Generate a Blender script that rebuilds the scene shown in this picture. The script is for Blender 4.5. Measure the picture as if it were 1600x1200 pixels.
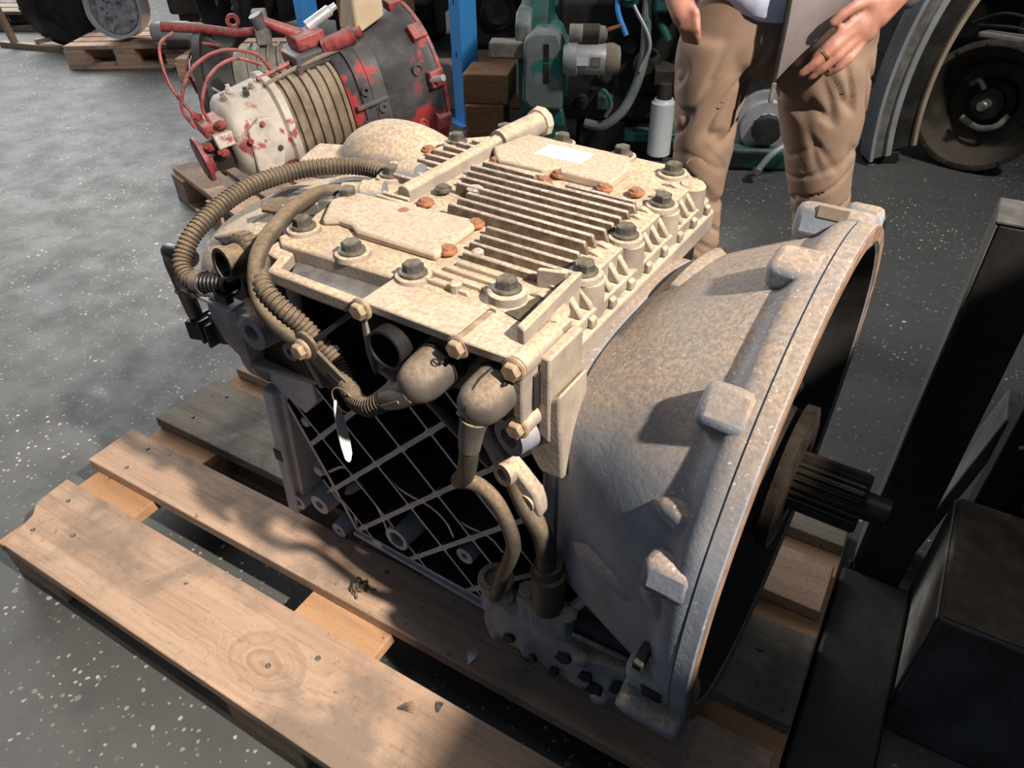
import bpy, bmesh, math, random
import numpy as np
from mathutils import Vector, Matrix, noise as mnoise

for o in list(bpy.data.objects):
    bpy.data.objects.remove(o)
SC = bpy.context.scene
COL = SC.collection
random.seed(7)
R = math.radians
PI = math.pi

# ------------------------------------------------------------------ camera
PITCH, YAW, ROLL, CAM_H, FPX = R(38.0), R(31.4), R(1.2), 1.2, 1150.0
fw = Vector((-math.sin(YAW)*math.cos(PITCH), math.cos(YAW)*math.cos(PITCH), -math.sin(PITCH)))
rt0 = Vector((math.cos(YAW), math.sin(YAW), 0))
up0 = rt0.cross(fw)
rt = rt0*math.cos(ROLL) - up0*math.sin(ROLL)
up = up0*math.cos(ROLL) + rt0*math.sin(ROLL)
cd = bpy.data.cameras.new('camera')
cd.sensor_width = 36.0
cd.lens = FPX/1600*36
cd.clip_start = 0.02
cam = bpy.data.objects.new('camera', cd)
COL.objects.link(cam)
cam.matrix_world = Matrix(((rt.x, up.x, -fw.x, 0), (rt.y, up.y, -fw.y, 0), (rt.z, up.z, -fw.z, CAM_H), (0, 0, 0, 1)))
SC.camera = cam

# ------------------------------------------------------------------ world, lights, exposure
W = bpy.data.worlds.new('world')
SC.world = W
W.use_nodes = True
bg = W.node_tree.nodes['Background']
bg.inputs[0].default_value = (0.52, 0.70, 1.0, 1)
bg.inputs[1].default_value = 0.13
def light(name, kind, loc, target, energy, color, **kw):
    l = bpy.data.lights.new(name, kind)
    l.energy = energy
    l.color = color
    for k, v in kw.items():
        setattr(l, k, v)
    o = bpy.data.objects.new(name, l)
    COL.objects.link(o)
    o.location = loc
    o.rotation_euler = (Vector(target)-Vector(loc)).to_track_quat('-Z', 'Y').to_euler()
    return o
light('high_bay_lamp', 'SPOT', (2.3, 0.1, 3.3), (-0.72, 0.85, 0.4), 1480, (1.0, 0.875, 0.74), spot_size=R(44), spot_blend=0.7, shadow_soft_size=0.06)
light('door_daylight', 'AREA', (-8.0, 4.0, 3.6), (-2.5, 2.2, 0), 540, (1.0, 0.99, 0.97), shape='RECTANGLE', size=4.0, size_y=3.0)
light('aisle_lamp', 'SPOT', (1.6, 1.9, 3.5), (-1.6, 2.9, 0.2), 420, (1.0, 0.93, 0.84), spot_size=R(62), spot_blend=0.8, shadow_soft_size=0.2)
light('roof_light', 'AREA', (-0.9, 1.0, 5.5), (-0.9, 2.0, 0), 34, (1.0, 0.97, 0.92), shape='RECTANGLE', size=2.5, size_y=2.5)
SC.view_settings.view_transform = 'Standard'
SC.view_settings.look = 'None'
SC.view_settings.exposure = 0.0
SC.view_settings.gamma = 1.0
SC.view_settings.use_curve_mapping = False

# ------------------------------------------------------------------ mesh helpers
def catmull(P, per=8):
    P = [Vector(p) for p in P]
    if len(P) < 3:
        return P
    Q = [P[0]*2-P[1]] + P + [P[-1]*2-P[-2]]
    out = []
    for i in range(1, len(Q)-2):
        a, b, c, d = Q[i-1], Q[i], Q[i+1], Q[i+2]
        for k in range(per):
            t = k/per
            out.append(0.5*((2*b)+(c-a)*t+(2*a-5*b+4*c-d)*t*t+(3*b-a-3*c+d)*t*t*t))
    out.append(P[-1])
    return out
def resample(P, step):
    L = [0]
    for i in range(1, len(P)):
        L.append(L[-1]+(P[i]-P[i-1]).length)
    n = max(2, int(L[-1]/step))
    out = []
    j = 0
    for k in range(n+1):
        s = L[-1]*k/n
        while j < len(L)-2 and L[j+1] < s:
            j += 1
        seg = max(L[j+1]-L[j], 1e-9)
        out.append(P[j].lerp(P[j+1], (s-L[j])/seg))
    return out
def frame(d):
    d = Vector(d).normalized()
    a = Vector((0, 0, 1)) if abs(d.z) < 0.9 else Vector((1, 0, 0))
    u = d.cross(a).normalized()
    return u, d.cross(u).normalized()

class MB:
    def __init__(s):
        s.v = []
        s.f = []
    def add(s, vs, fs):
        o = len(s.v)
        s.v += [tuple(p) for p in vs]
        s.f += [tuple(i+o for i in q) for q in fs]
        return s
    def box(s, x0, x1, y0, y1, z0, z1):
        vs = [(x, y, z) for z in (z0, z1) for y in (y0, y1) for x in (x0, x1)]
        return s.add(vs, [(0, 2, 3, 1), (4, 5, 7, 6), (0, 1, 5, 4), (2, 6, 7, 3), (0, 4, 6, 2), (1, 3, 7, 5)])
    def obox(s, c, hx, hy, hz, M=None):
        c = Vector(c)
        M = M or Matrix.Identity(3)
        vs = [c + M @ Vector((x, y, z)) for z in (-hz, hz) for y in (-hy, hy) for x in (-hx, hx)]
        return s.add(vs, [(0, 2, 3, 1), (4, 5, 7, 6), (0, 1, 5, 4), (2, 6, 7, 3), (0, 4, 6, 2), (1, 3, 7, 5)])
    def loft(s, rings, caps=True, closed=True):
        n = len(rings[0])
        vs = [p for r in rings for p in r]
        fs = []
        for i in range(len(rings)-1):
            for k in range(n if closed else n-1):
                a, b = i*n+k, i*n+(k+1) % n
                fs.append((a, b, b+n, a+n))
        if caps and closed:
            fs.append(tuple(range(n-1, -1, -1)))
            fs.append(tuple(range((len(rings)-1)*n, len(rings)*n)))
        return s.add(vs, fs)
    def bar(s, p0, p1, r0, r1=None, n=16, caps=True, ph=0.0):
        p0, p1 = Vector(p0), Vector(p1)
        r1 = r0 if r1 is None else r1
        u, w = frame(p1-p0)
        rg = []
        for p, r in ((p0, r0), (p1, r1)):
            rg.append([p+(u*math.cos(2*PI*k/n+ph)+w*math.sin(2*PI*k/n+ph))*r for k in range(n)])
        return s.loft(rg, caps)
    def lathe(s, prof, o, d, n=24, closed=False):
        o, d = Vector(o), Vector(d).normalized()
        u, w = frame(d)
        rg = [[o+d*a+(u*math.cos(2*PI*k/n)+w*math.sin(2*PI*k/n))*max(r, 1e-4) for k in range(n)] for a, r in prof]
        if closed:
            rg.append(rg[0])
        return s.loft(rg, not closed)
    def tube(s, path, r, n=10, caps=True):
        path = [Vector(p) for p in path]
        u = None
        rg = []
        for i, p in enumerate(path):
            d = (path[min(i+1, len(path)-1)]-path[max(i-1, 0)])
            if d.length < 1e-9:
                d = Vector((0, 0, 1))
            d.normalize()
            if u is None:
                u, w = frame(d)
            else:
                u = (u-d*u.dot(d)).normalized()
                w = d.cross(u)
            rr = r(i/(len(path)-1)) if callable(r) else r
            rg.append([p+(u*math.cos(2*PI*k/n)+w*math.sin(2*PI*k/n))*rr for k in range(n)])
        return s.loft(rg, caps)
    def corrugated(s, path, r, pitch=0.005, amp=0.0016, n=12):
        P = resample([Vector(p) for p in path], pitch/4)
        pat = [r, r, r-amp, r-amp]
        N = len(P)-1
        return s.tube(P, lambda t: pat[int(round(t*N)) % 4], n)
    def prism(s, poly, lo, hi, ax='z'):
        def P(a, b, c):
            return {'z': (a, b, c), 'y': (a, c, b), 'x': (c, a, b)}[ax]
        n = len(poly)
        vs = [P(a, b, lo) for a, b in poly]+[P(a, b, hi) for a, b in poly]
        fs = [tuple(range(n-1, -1, -1)), tuple(range(n, 2*n))]
        fs += [(k, (k+1) % n, (k+1) % n+n, k+n) for k in range(n)]
        return s.add(vs, fs)
    def ball(s, c, rx, ry=None, rz=None, n=16, m=10, M=None):
        ry = rx if ry is None else ry
        rz = rx if rz is None else rz
        c = Vector(c)
        M = M or Matrix.Identity(3)
        rg = []
        for i in range(m+1):
            a = -PI/2+PI*i/m
            rg.append([c+M @ Vector((rx*math.cos(a)*math.cos(2*PI*k/n), ry*math.cos(a)*math.sin(2*PI*k/n), rz*math.sin(a))) for k in range(n)])
        return s.loft(rg, False)
    def mesh(s, name, smooth=35):
        me = bpy.data.meshes.new(name)
        bm = bmesh.new()
        bv = [bm.verts.new(p) for p in s.v]
        for q in s.f:
            q2 = [bv[i] for i in q]
            try:
                bm.faces.new(q2)
            except ValueError:
                pass
        bmesh.ops.remove_doubles(bm, verts=bm.verts, dist=1e-6)
        bmesh.ops.recalc_face_normals(bm, faces=bm.faces)
        bm.to_mesh(me)
        bm.free()
        if smooth:
            me.shade_smooth()
            me.set_sharp_from_angle(angle=R(smooth))
        return me

def link(name, me, m=None, parent=None, loc=None, rot=None, bevel=0, seg=2):
    o = bpy.data.objects.new(name, me)
    COL.objects.link(o)
    if m is not None and me is not None and not me.materials:
        for q in (m if isinstance(m, (list, tuple)) else [m]):
            me.materials.append(q)
    if parent:
        o.parent = parent
    if loc is not None:
        o.location = loc
    if rot is not None:
        o.rotation_euler = rot
    if bevel:
        b = o.modifiers.new('bevel', 'BEVEL')
        b.width = bevel
        b.segments = seg
        b.limit_method = 'ANGLE'
        b.angle_limit = R(40)
        b.harden_normals = False
    return o
def build(name, mb, m, parent=None, bevel=0, smooth=35, seg=2, **kw):
    return link(name, mb.mesh(name, smooth), m, parent, bevel=bevel, seg=seg, **kw)
def thing(name, label, cat, loc=(0, 0, 0), rz=0, group=None):
    o = bpy.data.objects.new(name, None)
    o.empty_display_size = 0.1
    COL.objects.link(o)
    o.location = loc
    o.rotation_euler = (0, 0, rz)
    return tag(o, label, cat, group)
def tag(o, label, cat, group=None):
    o['label'] = label
    o['category'] = cat
    if group:
        o['group'] = group
    return o
def struct(o):
    o['kind'] = 'structure'
    return o
def remesh(mb, voxel, smooth=6, name='cast', disp=None):
    me = mb.mesh(name, 0)
    o = bpy.data.objects.new(name, me)
    COL.objects.link(o)
    md = o.modifiers.new('r', 'REMESH')
    md.mode = 'VOXEL'
    md.voxel_size = voxel
    if smooth:
        sm = o.modifiers.new('s', 'SMOOTH')
        sm.iterations = smooth
        sm.factor = 0.5
    dg = bpy.context.evaluated_depsgraph_get()
    dg.update()
    out = bpy.data.meshes.new_from_object(o.evaluated_get(dg))
    out.name = name
    bpy.data.objects.remove(o)
    bpy.data.meshes.remove(me)
    if disp:
        co = np.empty(len(out.vertices)*3, np.float32)
        out.vertices.foreach_get('co', co)
        no = np.empty(len(out.vertices)*3, np.float32)
        out.vertices.foreach_get('normal', no)
        co = co.reshape(-1, 3)
        no = no.reshape(-1, 3)
        out.vertices.foreach_set('co', (co+no*disp(co)[:, None]).astype(np.float32).ravel())
        out.update()
    out.shade_smooth()
    return out

# ------------------------------------------------------------------ materials
def c4(c):
    return (c[0], c[1], c[2], 1.0)
class NT:
    def __init__(s, name):
        s.m = bpy.data.materials.new(name)
        s.m.use_nodes = True
        s.t = s.m.node_tree
        s.b = s.t.nodes['Principled BSDF']
        s.tc = s.t.nodes.new('ShaderNodeTexCoord')
        s.co = s.tc.outputs['Object']
    def n(s, kind, **kw):
        q = s.t.nodes.new(kind)
        for k, v in kw.items():
            setattr(q, k, v)
        return q
    def l(s, a, b):
        s.t.links.new(a, b)
    def mapping(s, scale=(1, 1, 1), rot=(0, 0, 0), loc=(0, 0, 0), src=None):
        q = s.n('ShaderNodeMapping')
        q.inputs['Scale'].default_value = scale
        q.inputs['Rotation'].default_value = rot
        q.inputs['Location'].default_value = loc
        s.l(src or s.co, q.inputs['Vector'])
        return q.outputs[0]
    def noise(s, scale, detail=4, rough=0.55, src=None, dist=0):
        q = s.n('ShaderNodeTexNoise')
        q.inputs['Scale'].default_value = scale
        q.inputs['Detail'].default_value = detail
        q.inputs['Roughness'].default_value = rough
        q.inputs['Distortion'].default_value = dist
        s.l(src or s.co, q.inputs['Vector'])
        return q.outputs[0]
    def voro(s, scale, src=None, feat='F1'):
        q = s.n('ShaderNodeTexVoronoi', feature=feat)
        q.inputs['Scale'].default_value = scale
        s.l(src or s.co, q.inputs['Vector'])
        return q
    def ramp(s, fac, lo, hi, a=0.0, b=1.0):
        q = s.n('ShaderNodeMapRange')
        q.interpolation_type = 'SMOOTHSTEP'
        q.inputs[1].default_value = lo
        q.inputs[2].default_value = hi
        q.inputs[3].default_value = a
        q.inputs[4].default_value = b
        s.l(fac, q.inputs[0])
        return q.outputs[0]
    def math(s, op, a, b=None):
        q = s.n('ShaderNodeMath', operation=op)
        for i, x in enumerate((a, b)):
            if x is None:
                continue
            if isinstance(x, (int, float)):
                q.inputs[i].default_value = x
            else:
                s.l(x, q.inputs[i])
        return q.outputs[0]
    def mix(s, fac, a, b, mode='MIX'):
        q = s.n('ShaderNodeMix', data_type='RGBA', blend_type=mode)
        for i, x in ((0, fac), (6, a), (7, b)):
            if isinstance(x, (int, float)):
                q.inputs[i].default_value = x
            elif isinstance(x, (tuple, list)):
                q.inputs[i].default_value = c4(x)
            else:
                s.l(x, q.inputs[i])
        return q.outputs[2]
    def normal_z(s):
        g = s.n('ShaderNodeNewGeometry')
        x = s.n('ShaderNodeSeparateXYZ')
        s.l(g.outputs['Normal'], x.inputs[0])
        return x.outputs[2]
    def bump(s, h, strength=0.3, dist=0.002):
        q = s.n('ShaderNodeBump')
        q.inputs['Strength'].default_value = strength
        q.inputs['Distance'].default_value = dist
        s.l(h, q.inputs['Height'])
        s.l(q.outputs[0], s.b.inputs['Normal'])
    def out(s, col, rough=0.6, metal=0.0, spec=0.5):
        if isinstance(col, (tuple, list)):
            s.b.inputs['Base Color'].default_value = c4(col)
        else:
            s.l(col, s.b.inputs['Base Color'])
        if isinstance(rough, (int, float)):
            s.b.inputs['Roughness'].default_value = rough
        else:
            s.l(rough, s.b.inputs['Roughness'])
        s.b.inputs['Metallic'].default_value = metal
        s.b.inputs['Specular IOR Level'].default_value = spec
        return s.m

def surf(name, a, b, scale=12, rough=0.6, metal=0.0, dust=None, dlo=0.3, dhi=0.9, damt=0.9, dpatch=None, speck=None, bump=0.25, bscale=120, spec=0.4, chip=None, chipscale=9, chipth=(0.5, 0.56), stretch=None):
    """two-tone noise paint or metal; dust settles on faces that look up; chips show a second colour"""
    t = NT(name)
    src = t.mapping(scale=stretch) if stretch else None
    n1 = t.noise(scale, 5, 0.6, src)
    col = t.mix(t.ramp(n1, 0.35, 0.68), a, b)
    if chip:
        col = t.mix(t.ramp(t.noise(chipscale, 5, 0.65), *chipth), col, chip)
    rg = rough
    if dust:
        nz = t.ramp(t.normal_z(), dlo, dhi)
        pn = t.noise(dpatch or 26, 4, 0.65)
        f = t.math('MULTIPLY', nz, t.ramp(pn, 0.28, 0.62, 0.55, 1.0))
        f = t.math('MULTIPLY', f, damt)
        dn = t.noise(190, 3, 0.7)
        dn2 = t.noise(52, 5, 0.7)
        dc = t.mix(t.ramp(dn, 0.35, 0.65), tuple(x*0.62 for x in dust), tuple(min(1, x*1.14) for x in dust))
        dc = t.mix(t.ramp(dn2, 0.52, 0.76, 0.0, 0.42), dc, tuple(x*0.62 for x in dust))
        dc = t.mix(t.ramp(t.noise(8, 4, 0.6), 0.42, 0.68, 0.0, 0.45), dc, tuple(x*0.68 for x in dust))
        col = t.mix(f, col, dc)
        rg = t.ramp(f, 0, 1, rough, 0.9)
    if speck:
        v = t.noise(speck[0], 2, 0.6)
        d = t.math('MULTIPLY', t.ramp(v, speck[2], speck[2]+0.06), t.ramp(t.noise(5.5, 3), 0.44, 0.6, 0.15, 1.0))
        col = t.mix(t.math('MULTIPLY', d, 0.8), col, speck[1])
    if bump:
        t.bump(t.noise(bscale, 4, 0.65), bump, 0.0015)
    return t.out(col, rg, metal, spec)

DUST = (0.60, 0.455, 0.31)
M = {}
M['alu'] = surf('dusty_cast_aluminium', (0.17, 0.185, 0.22), (0.27, 0.285, 0.32), 14, 0.62, 0.0, DUST, 0.35, 0.85, 0.97, bump=0.35, bscale=160)
M['aludust'] = surf('dust_heaped_aluminium', (0.20, 0.205, 0.23), (0.30, 0.30, 0.31), 14, 0.65, 0.0, (0.62, 0.48, 0.34), 0.1, 0.6, 0.97, bump=0.4, bscale=150)
M['bell'] = surf('grimy_bell_aluminium', (0.17, 0.195, 0.24), (0.30, 0.33, 0.38), 9, 0.55, 0.0, (0.40, 0.305, 0.22), 0.32, 0.8, 0.88, dpatch=9, speck=(210, (0.72, 0.69, 0.66), 0.64), bump=0.4, bscale=140)
M['cover'] = surf('dust_coated_cover', (0.22, 0.19, 0.165), (0.32, 0.275, 0.23), 20, 0.7, 0.0, (0.66, 0.51, 0.36), 0.25, 0.8, 0.96, bump=0.45, bscale=190)
M['plate'] = surf('flat_dusty_panel', (0.40, 0.33, 0.26), (0.50, 0.42, 0.34), 16, 0.8, 0.0, (0.62, 0.49, 0.36), 0.3, 0.85, 0.8, bump=0.3, bscale=240)
M['fin'] = surf('oxidised_cooling_fin', (0.12, 0.088, 0.062), (0.25, 0.19, 0.14), 70, 0.8, 0.0, (0.62, 0.54, 0.47), 0.35, 0.85, 0.9, dpatch=90, bump=0.6, bscale=220)
M['shadeblack'] = surf('shade_black_case_wall', (0.014, 0.012, 0.0105), (0.032, 0.027, 0.022), 15, 0.55, 0.0, (0.10, 0.085, 0.07), 0.6, 0.98, 0.5, spec=0.12)  # same aluminium made near-black: shade of the lattice cells put into the colour
M['rib'] = surf('blue_grey_cast_rib', (0.36, 0.38, 0.43), (0.48, 0.50, 0.55), 20, 0.6, 0.0, (0.30, 0.28, 0.27), 0.5, 0.95, 0.5)
M['bolt'] = surf('dark_hex_bolt', (0.055, 0.055, 0.05), (0.13, 0.12, 0.10), 60, 0.5, 0.3, (0.45, 0.37, 0.27), 0.8, 1.0, 0.35)
M['rust'] = surf('rusty_bolt', (0.20, 0.075, 0.035), (0.36, 0.16, 0.08), 80, 0.85, 0.0, (0.5, 0.36, 0.24), 0.85, 1.0, 0.3)
M['tanbolt'] = surf('dusty_brass_bolt', (0.30, 0.22, 0.14), (0.48, 0.36, 0.25), 70, 0.6, 0.2)
M['rubber'] = surf('black_rubber', (0.012, 0.012, 0.013), (0.03, 0.03, 0.032), 20, 0.45, 0.0)
M['dustrubber'] = surf('dust_coated_rubber', (0.045, 0.038, 0.03), (0.085, 0.07, 0.054), 25, 0.6, 0.0, (0.30, 0.22, 0.14), 0.1, 0.9, 0.8, bump=0.15)
M['boot'] = surf('dusty_connector_boot', (0.07, 0.062, 0.057), (0.12, 0.105, 0.095), 18, 0.5, 0.0, (0.34, 0.255, 0.18), 0.15, 0.9, 0.8, bump=0.12)
M['blackplastic'] = surf('black_plastic', (0.014, 0.013, 0.013), (0.03, 0.027, 0.025), 20, 0.5, 0.0, (0.2, 0.16, 0.12), 0.7, 1.0, 0.5)
M['steel'] = surf('dirty_steel', (0.16, 0.155, 0.15), (0.30, 0.29, 0.28), 30, 0.42, 0.5)
M['shaft'] = surf('oiled_shaft_steel', (0.026, 0.021, 0.017), (0.055, 0.043, 0.034), 40, 0.4, 0.4)
M['flangeface'] = surf('brown_flange_face', (0.17, 0.105, 0.07), (0.28, 0.18, 0.125), 25, 0.8)
M['white'] = surf('white_paper', (0.80, 0.80, 0.80), (0.72, 0.72, 0.74), 8, 0.7, bump=0.05)
M['wire'] = surf('brass_wire', (0.45, 0.31, 0.16), (0.55, 0.40, 0.22), 40, 0.4, 0.6)
M['sticker'] = surf('white_sticker', (0.95, 0.93, 0.88), (0.85, 0.82, 0.76), 30, 0.7, bump=0.05)

def wood(name, a, b, dark, stain, seed=0.0, grain=(1.2, 26, 26)):
    t = NT(name)
    oi = t.n('ShaderNodeObjectInfo')
    ad = t.n('ShaderNodeVectorMath', operation='ADD')
    sc = t.n('ShaderNodeVectorMath', operation='SCALE')
    cx = t.n('ShaderNodeCombineXYZ')
    for i in range(3):
        t.l(oi.outputs['Random'], cx.inputs[i])
    t.l(cx.outputs[0], sc.inputs[0])
    sc.inputs['Scale'].default_value = 37.0+seed
    t.l(t.co, ad.inputs[0])
    t.l(sc.outputs[0], ad.inputs[1])
    src = ad.outputs[0]
    kn = t.voro(3.1, t.mapping(scale=(1, 1.7, 1), src=src))
    kd = t.math('ADD', kn.outputs['Distance'], t.math('MULTIPLY', t.noise(9, 4, 0.6, src), 0.10))
    kd = t.math('SUBTRACT', kd, 0.05)
    warp = t.ramp(kd, 0.0, 0.34, 0.34, 0.0)
    gsrc = t.mapping(scale=grain, src=src)
    ad2 = t.n('ShaderNodeVectorMath', operation='ADD')
    t.l(gsrc, ad2.inputs[0])
    cx2 = t.n('ShaderNodeCombineXYZ')
    t.l(t.math('MULTIPLY', warp, 26.0), cx2.inputs[1])
    t.l(cx2.outputs[0], ad2.inputs[1])
    g = t.noise(1.0, 5, 0.6, ad2.outputs[0])
    g2 = t.noise(3.2, 4, 0.7, ad2.outputs[0])
    col = t.mix(t.ramp(g, 0.3, 0.7), a, b)
    col = t.mix(t.ramp(g2, 0.50, 0.78, 0.0, 0.55), col, dark)
    ring = t.math('FRACT', t.math('MULTIPLY', kd, 22.0))
    inside = t.ramp(kd, 0.19, 0.05)
    col = t.mix(t.math('MULTIPLY', inside, t.ramp(ring, 0.1, 0.9, 0.18, 0.42)), col, dark)
    pn = t.noise(4.2, 5, 0.62, src, 0.4)
    col = t.mix(t.ramp(pn, 0.50, 0.68, 0.0, 0.8), col, stain)
    fb = t.noise(1.0, 6, 0.75, t.mapping(scale=(9, 170, 60), src=src))
    col = t.mix(t.ramp(fb, 0.48, 0.72, 0.0, 0.45), col, stain)
    gr = t.noise(75, 4, 0.75, src)
    col = t.mix(t.ramp(gr, 0.55, 0.75, 0.0, 0.5), col, tuple(x*0.6 for x in stain))
    sp = t.noise(38, 2, 0.5, src)
    col = t.mix(t.ramp(sp, 0.70, 0.76, 0.0, 0.75), col, tuple(x*0.25 for x in stain))
    h = t.math('ADD', g2, t.math('MULTIPLY', t.noise(160, 3, 0.7, src), 0.5))
    t.bump(h, 0.6, 0.003)
    return t.out(col, 0.88, 0.0, 0.25)
M['wood'] = wood('weathered_pallet_wood', (0.40, 0.265, 0.185), (0.53, 0.375, 0.27), (0.24, 0.135, 0.08), (0.20, 0.16, 0.13))
M['wood2'] = wood('fresh_orange_wood', (0.42, 0.235, 0.125), (0.54, 0.33, 0.19), (0.26, 0.12, 0.05), (0.30, 0.19, 0.11), 5)
M['woodgrey'] = wood('greyed_pallet_wood', (0.25, 0.215, 0.17), (0.36, 0.31, 0.245), (0.13, 0.10, 0.075), (0.11, 0.10, 0.09), 9)
M['crate'] = wood('brown_crate_wood', (0.27, 0.145, 0.07), (0.38, 0.21, 0.11), (0.12, 0.06, 0.03), (0.12, 0.075, 0.045), 3)

M['red'] = surf('chipped_red_paint', (0.36, 0.03, 0.03), (0.52, 0.08, 0.075), 10, 0.5, 0, (0.42, 0.36, 0.30), 0.3, 1.0, 0.55, chip=(0.035, 0.033, 0.036), chipscale=7, chipth=(0.53, 0.57))
M['redclean'] = surf('worn_red_paint', (0.22, 0.03, 0.035), (0.36, 0.085, 0.085), 20, 0.5, 0, (0.36, 0.27, 0.24), 0.3, 1.0, 0.6, chip=(0.06, 0.045, 0.045), chipscale=22, chipth=(0.55, 0.62))
M['reddark'] = surf('grey_casting_with_red_paint', (0.045, 0.045, 0.05), (0.095, 0.093, 0.10), 10, 0.55, 0, (0.25, 0.22, 0.2), 0.6, 1.0, 0.3, chip=(0.34, 0.045, 0.045), chipscale=5, chipth=(0.54, 0.58))
M['redpale'] = surf('pale_dusty_casting_with_red_paint', (0.38, 0.35, 0.31), (0.58, 0.54, 0.49), 9, 0.75, 0, (0.55, 0.48, 0.40), 0.3, 1.0, 0.5, chip=(0.33, 0.08, 0.08), chipscale=8, chipth=(0.56, 0.63))
M['brown'] = surf('brown_dusty_casting', (0.16, 0.125, 0.09), (0.27, 0.22, 0.165), 14, 0.8, 0, (0.42, 0.36, 0.28), 0.3, 1.0, 0.6)
M['greycast'] = surf('grey_casting', (0.13, 0.125, 0.115), (0.26, 0.25, 0.23), 14, 0.7, 0, (0.36, 0.32, 0.26), 0.4, 1.0, 0.6)
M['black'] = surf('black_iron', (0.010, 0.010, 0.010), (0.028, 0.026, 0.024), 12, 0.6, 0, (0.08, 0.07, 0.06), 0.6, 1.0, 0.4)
M['steelgrey'] = surf('scuffed_grey_steel', (0.055, 0.055, 0.053), (0.12, 0.12, 0.115), 16, 0.6, stretch=(1, 1, .35))
M['darkiron'] = surf('dark_oily_iron', (0.02, 0.019, 0.018), (0.05, 0.045, 0.04), 12, 0.5, 0, (0.12, 0.10, 0.085), 0.5, 1.0, 0.5)
M['teal'] = surf('dirty_teal_paint', (0.012, 0.085, 0.08), (0.03, 0.16, 0.145), 7, 0.45, 0, (0.16, 0.18, 0.16), 0.5, 1.0, 0.4, chip=(0.03, 0.035, 0.035), chipscale=6, chipth=(0.53, 0.6))
M['tealgrey'] = surf('grey_teal_casting', (0.13, 0.16, 0.155), (0.24, 0.27, 0.26), 8, 0.6, 0, None, chip=(0.03, 0.17, 0.15), chipscale=6, chipth=(0.52, 0.6))
M['blue'] = surf('blue_rack_paint', (0.06, 0.33, 0.80), (0.08, 0.38, 0.86), 5, 0.4, 0, bump=0.05)
M['silver'] = surf('silver_sheet', (0.50, 0.51, 0.53), (0.68, 0.69, 0.72), 9, 0.35, 0.4)
M['greyplastic'] = surf('pale_grey_metal', (0.30, 0.31, 0.32), (0.46, 0.47, 0.48), 10, 0.45, 0.2)
M['filter'] = surf('white_filter_can', (0.62, 0.68, 0.72), (0.74, 0.79, 0.82), 5, 0.35, 0, chip=(0.10, 0.30, 0.29), chipscale=30, chipth=(0.7, 0.73), bump=0.03)
M['cardboard'] = surf('tan_card', (0.42, 0.33, 0.22), (0.52, 0.42, 0.30), 10, 0.9)

def floor_mat():
    t = NT('speckled_dark_concrete')
    n1 = t.noise(1.1, 6, 0.6)
    n2 = t.noise(7, 6, 0.65)
    col = t.mix(t.ramp(n1, 0.3, 0.7), (0.078, 0.082, 0.083), (0.104, 0.107, 0.105))
    col = t.mix(t.ramp(n2, 0.45, 0.8, 0, 0.45), col, (0.045, 0.05, 0.053))
    for sc, th, ct, sd in ((38, 0.20, (0.50, 0.66), 3.1), (85, 0.30, (0.46, 0.62), 8.7)):
        wv = t.n('ShaderNodeVectorMath', operation='ADD')
        nz_ = t.n('ShaderNodeTexNoise')
        nz_.inputs['Scale'].default_value = sc*1.6
        t.l(t.co, nz_.inputs['Vector'])
        ws = t.n('ShaderNodeVectorMath', operation='SCALE')
        ws.inputs['Scale'].default_value = 0.55/sc
        t.l(nz_.outputs['Color'], ws.inputs[0])
        t.l(t.mapping(loc=(sd, sd, 0)), wv.inputs[0])
        t.l(ws.outputs[0], wv.inputs[1])
        v = t.voro(sc, wv.outputs[0])
        sz = t.n('ShaderNodeSeparateColor')
        t.l(v.outputs['Color'], sz.inputs[0])
        pick = t.ramp(sz.outputs[0], 0.50, 0.80)
        d = t.ramp(t.math('DIVIDE', v.outputs['Distance'], t.math('ADD', t.math('MULTIPLY', sz.outputs[1], 1.1), 0.35)), th, th*0.55)
        cl = t.ramp(t.noise(2.6, 4, 0.6, t.mapping(loc=(sd, 2*sd, 0))), *ct)
        f = t.math('MULTIPLY', t.math('MULTIPLY', d, pick), t.math('ADD', t.math('MULTIPLY', cl, 0.75), 0.22))
        col = t.mix(f, col, (0.66, 0.63, 0.56))
    t.bump(t.noise(90, 5, 0.7), 0.25, 0.002)
    return t.out(col, t.ramp(n2, 0.3, 0.7, 0.55, 0.68), 0.0, 0.3)
M['floor'] = floor_mat()
M['wall'] = surf('dark_shed_wall', (0.03, 0.03, 0.032), (0.055, 0.054, 0.052), 2, 0.8)
# ------------------------------------------------------------------ setting
struct(build('floor', MB().box(-16, 8, -4, 12, -0.1, 0), M['floor'], smooth=0))
struct(build('wall_back', MB().box(-16, 8, 6.4, 6.6, 0, 3.2), M['wall'], smooth=0))
struct(build('wall_right', MB().box(3.4, 3.6, -4, 6.4, 0, 3.2), M['wall'], smooth=0))

# ------------------------------------------------------------------ main pallet
def board(name, x0, x1, y0, y1, z0, z1, m, parent, cut=None, bev=0.0025):
    poly = cut or [(x0, y0), (x1, y0), (x1, y1), (x0, y1)]
    return build(name, MB().prism(poly, z0, z1), m, parent, bevel=bev, smooth=0)
PX, PY = -0.65, 0.755
pal = thing('wooden_pallet', 'large weathered wooden pallet carrying the dusty gearbox in the foreground', 'pallet', (PX, PY, 0))
ZT = 0.13
def pb(name, x0, x1, y0, y1, z0, z1, m, cut=None):
    if cut:
        cut = [(a-PX, b-PY) for a, b in cut]
    return board(name, x0-PX, x1-PX, y0-PY, y1-PY, z0, z1, m, pal, cut)
pb('deck_board', 0, 0, 0, 0, ZT-0.026, ZT, M['wood'], [(-1.294, 0.28), (0.06, 0.28), (0.06, 0.447), (-1.35, 0.447), (-1.343, 0.375), (-1.318, 0.352)])
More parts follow.
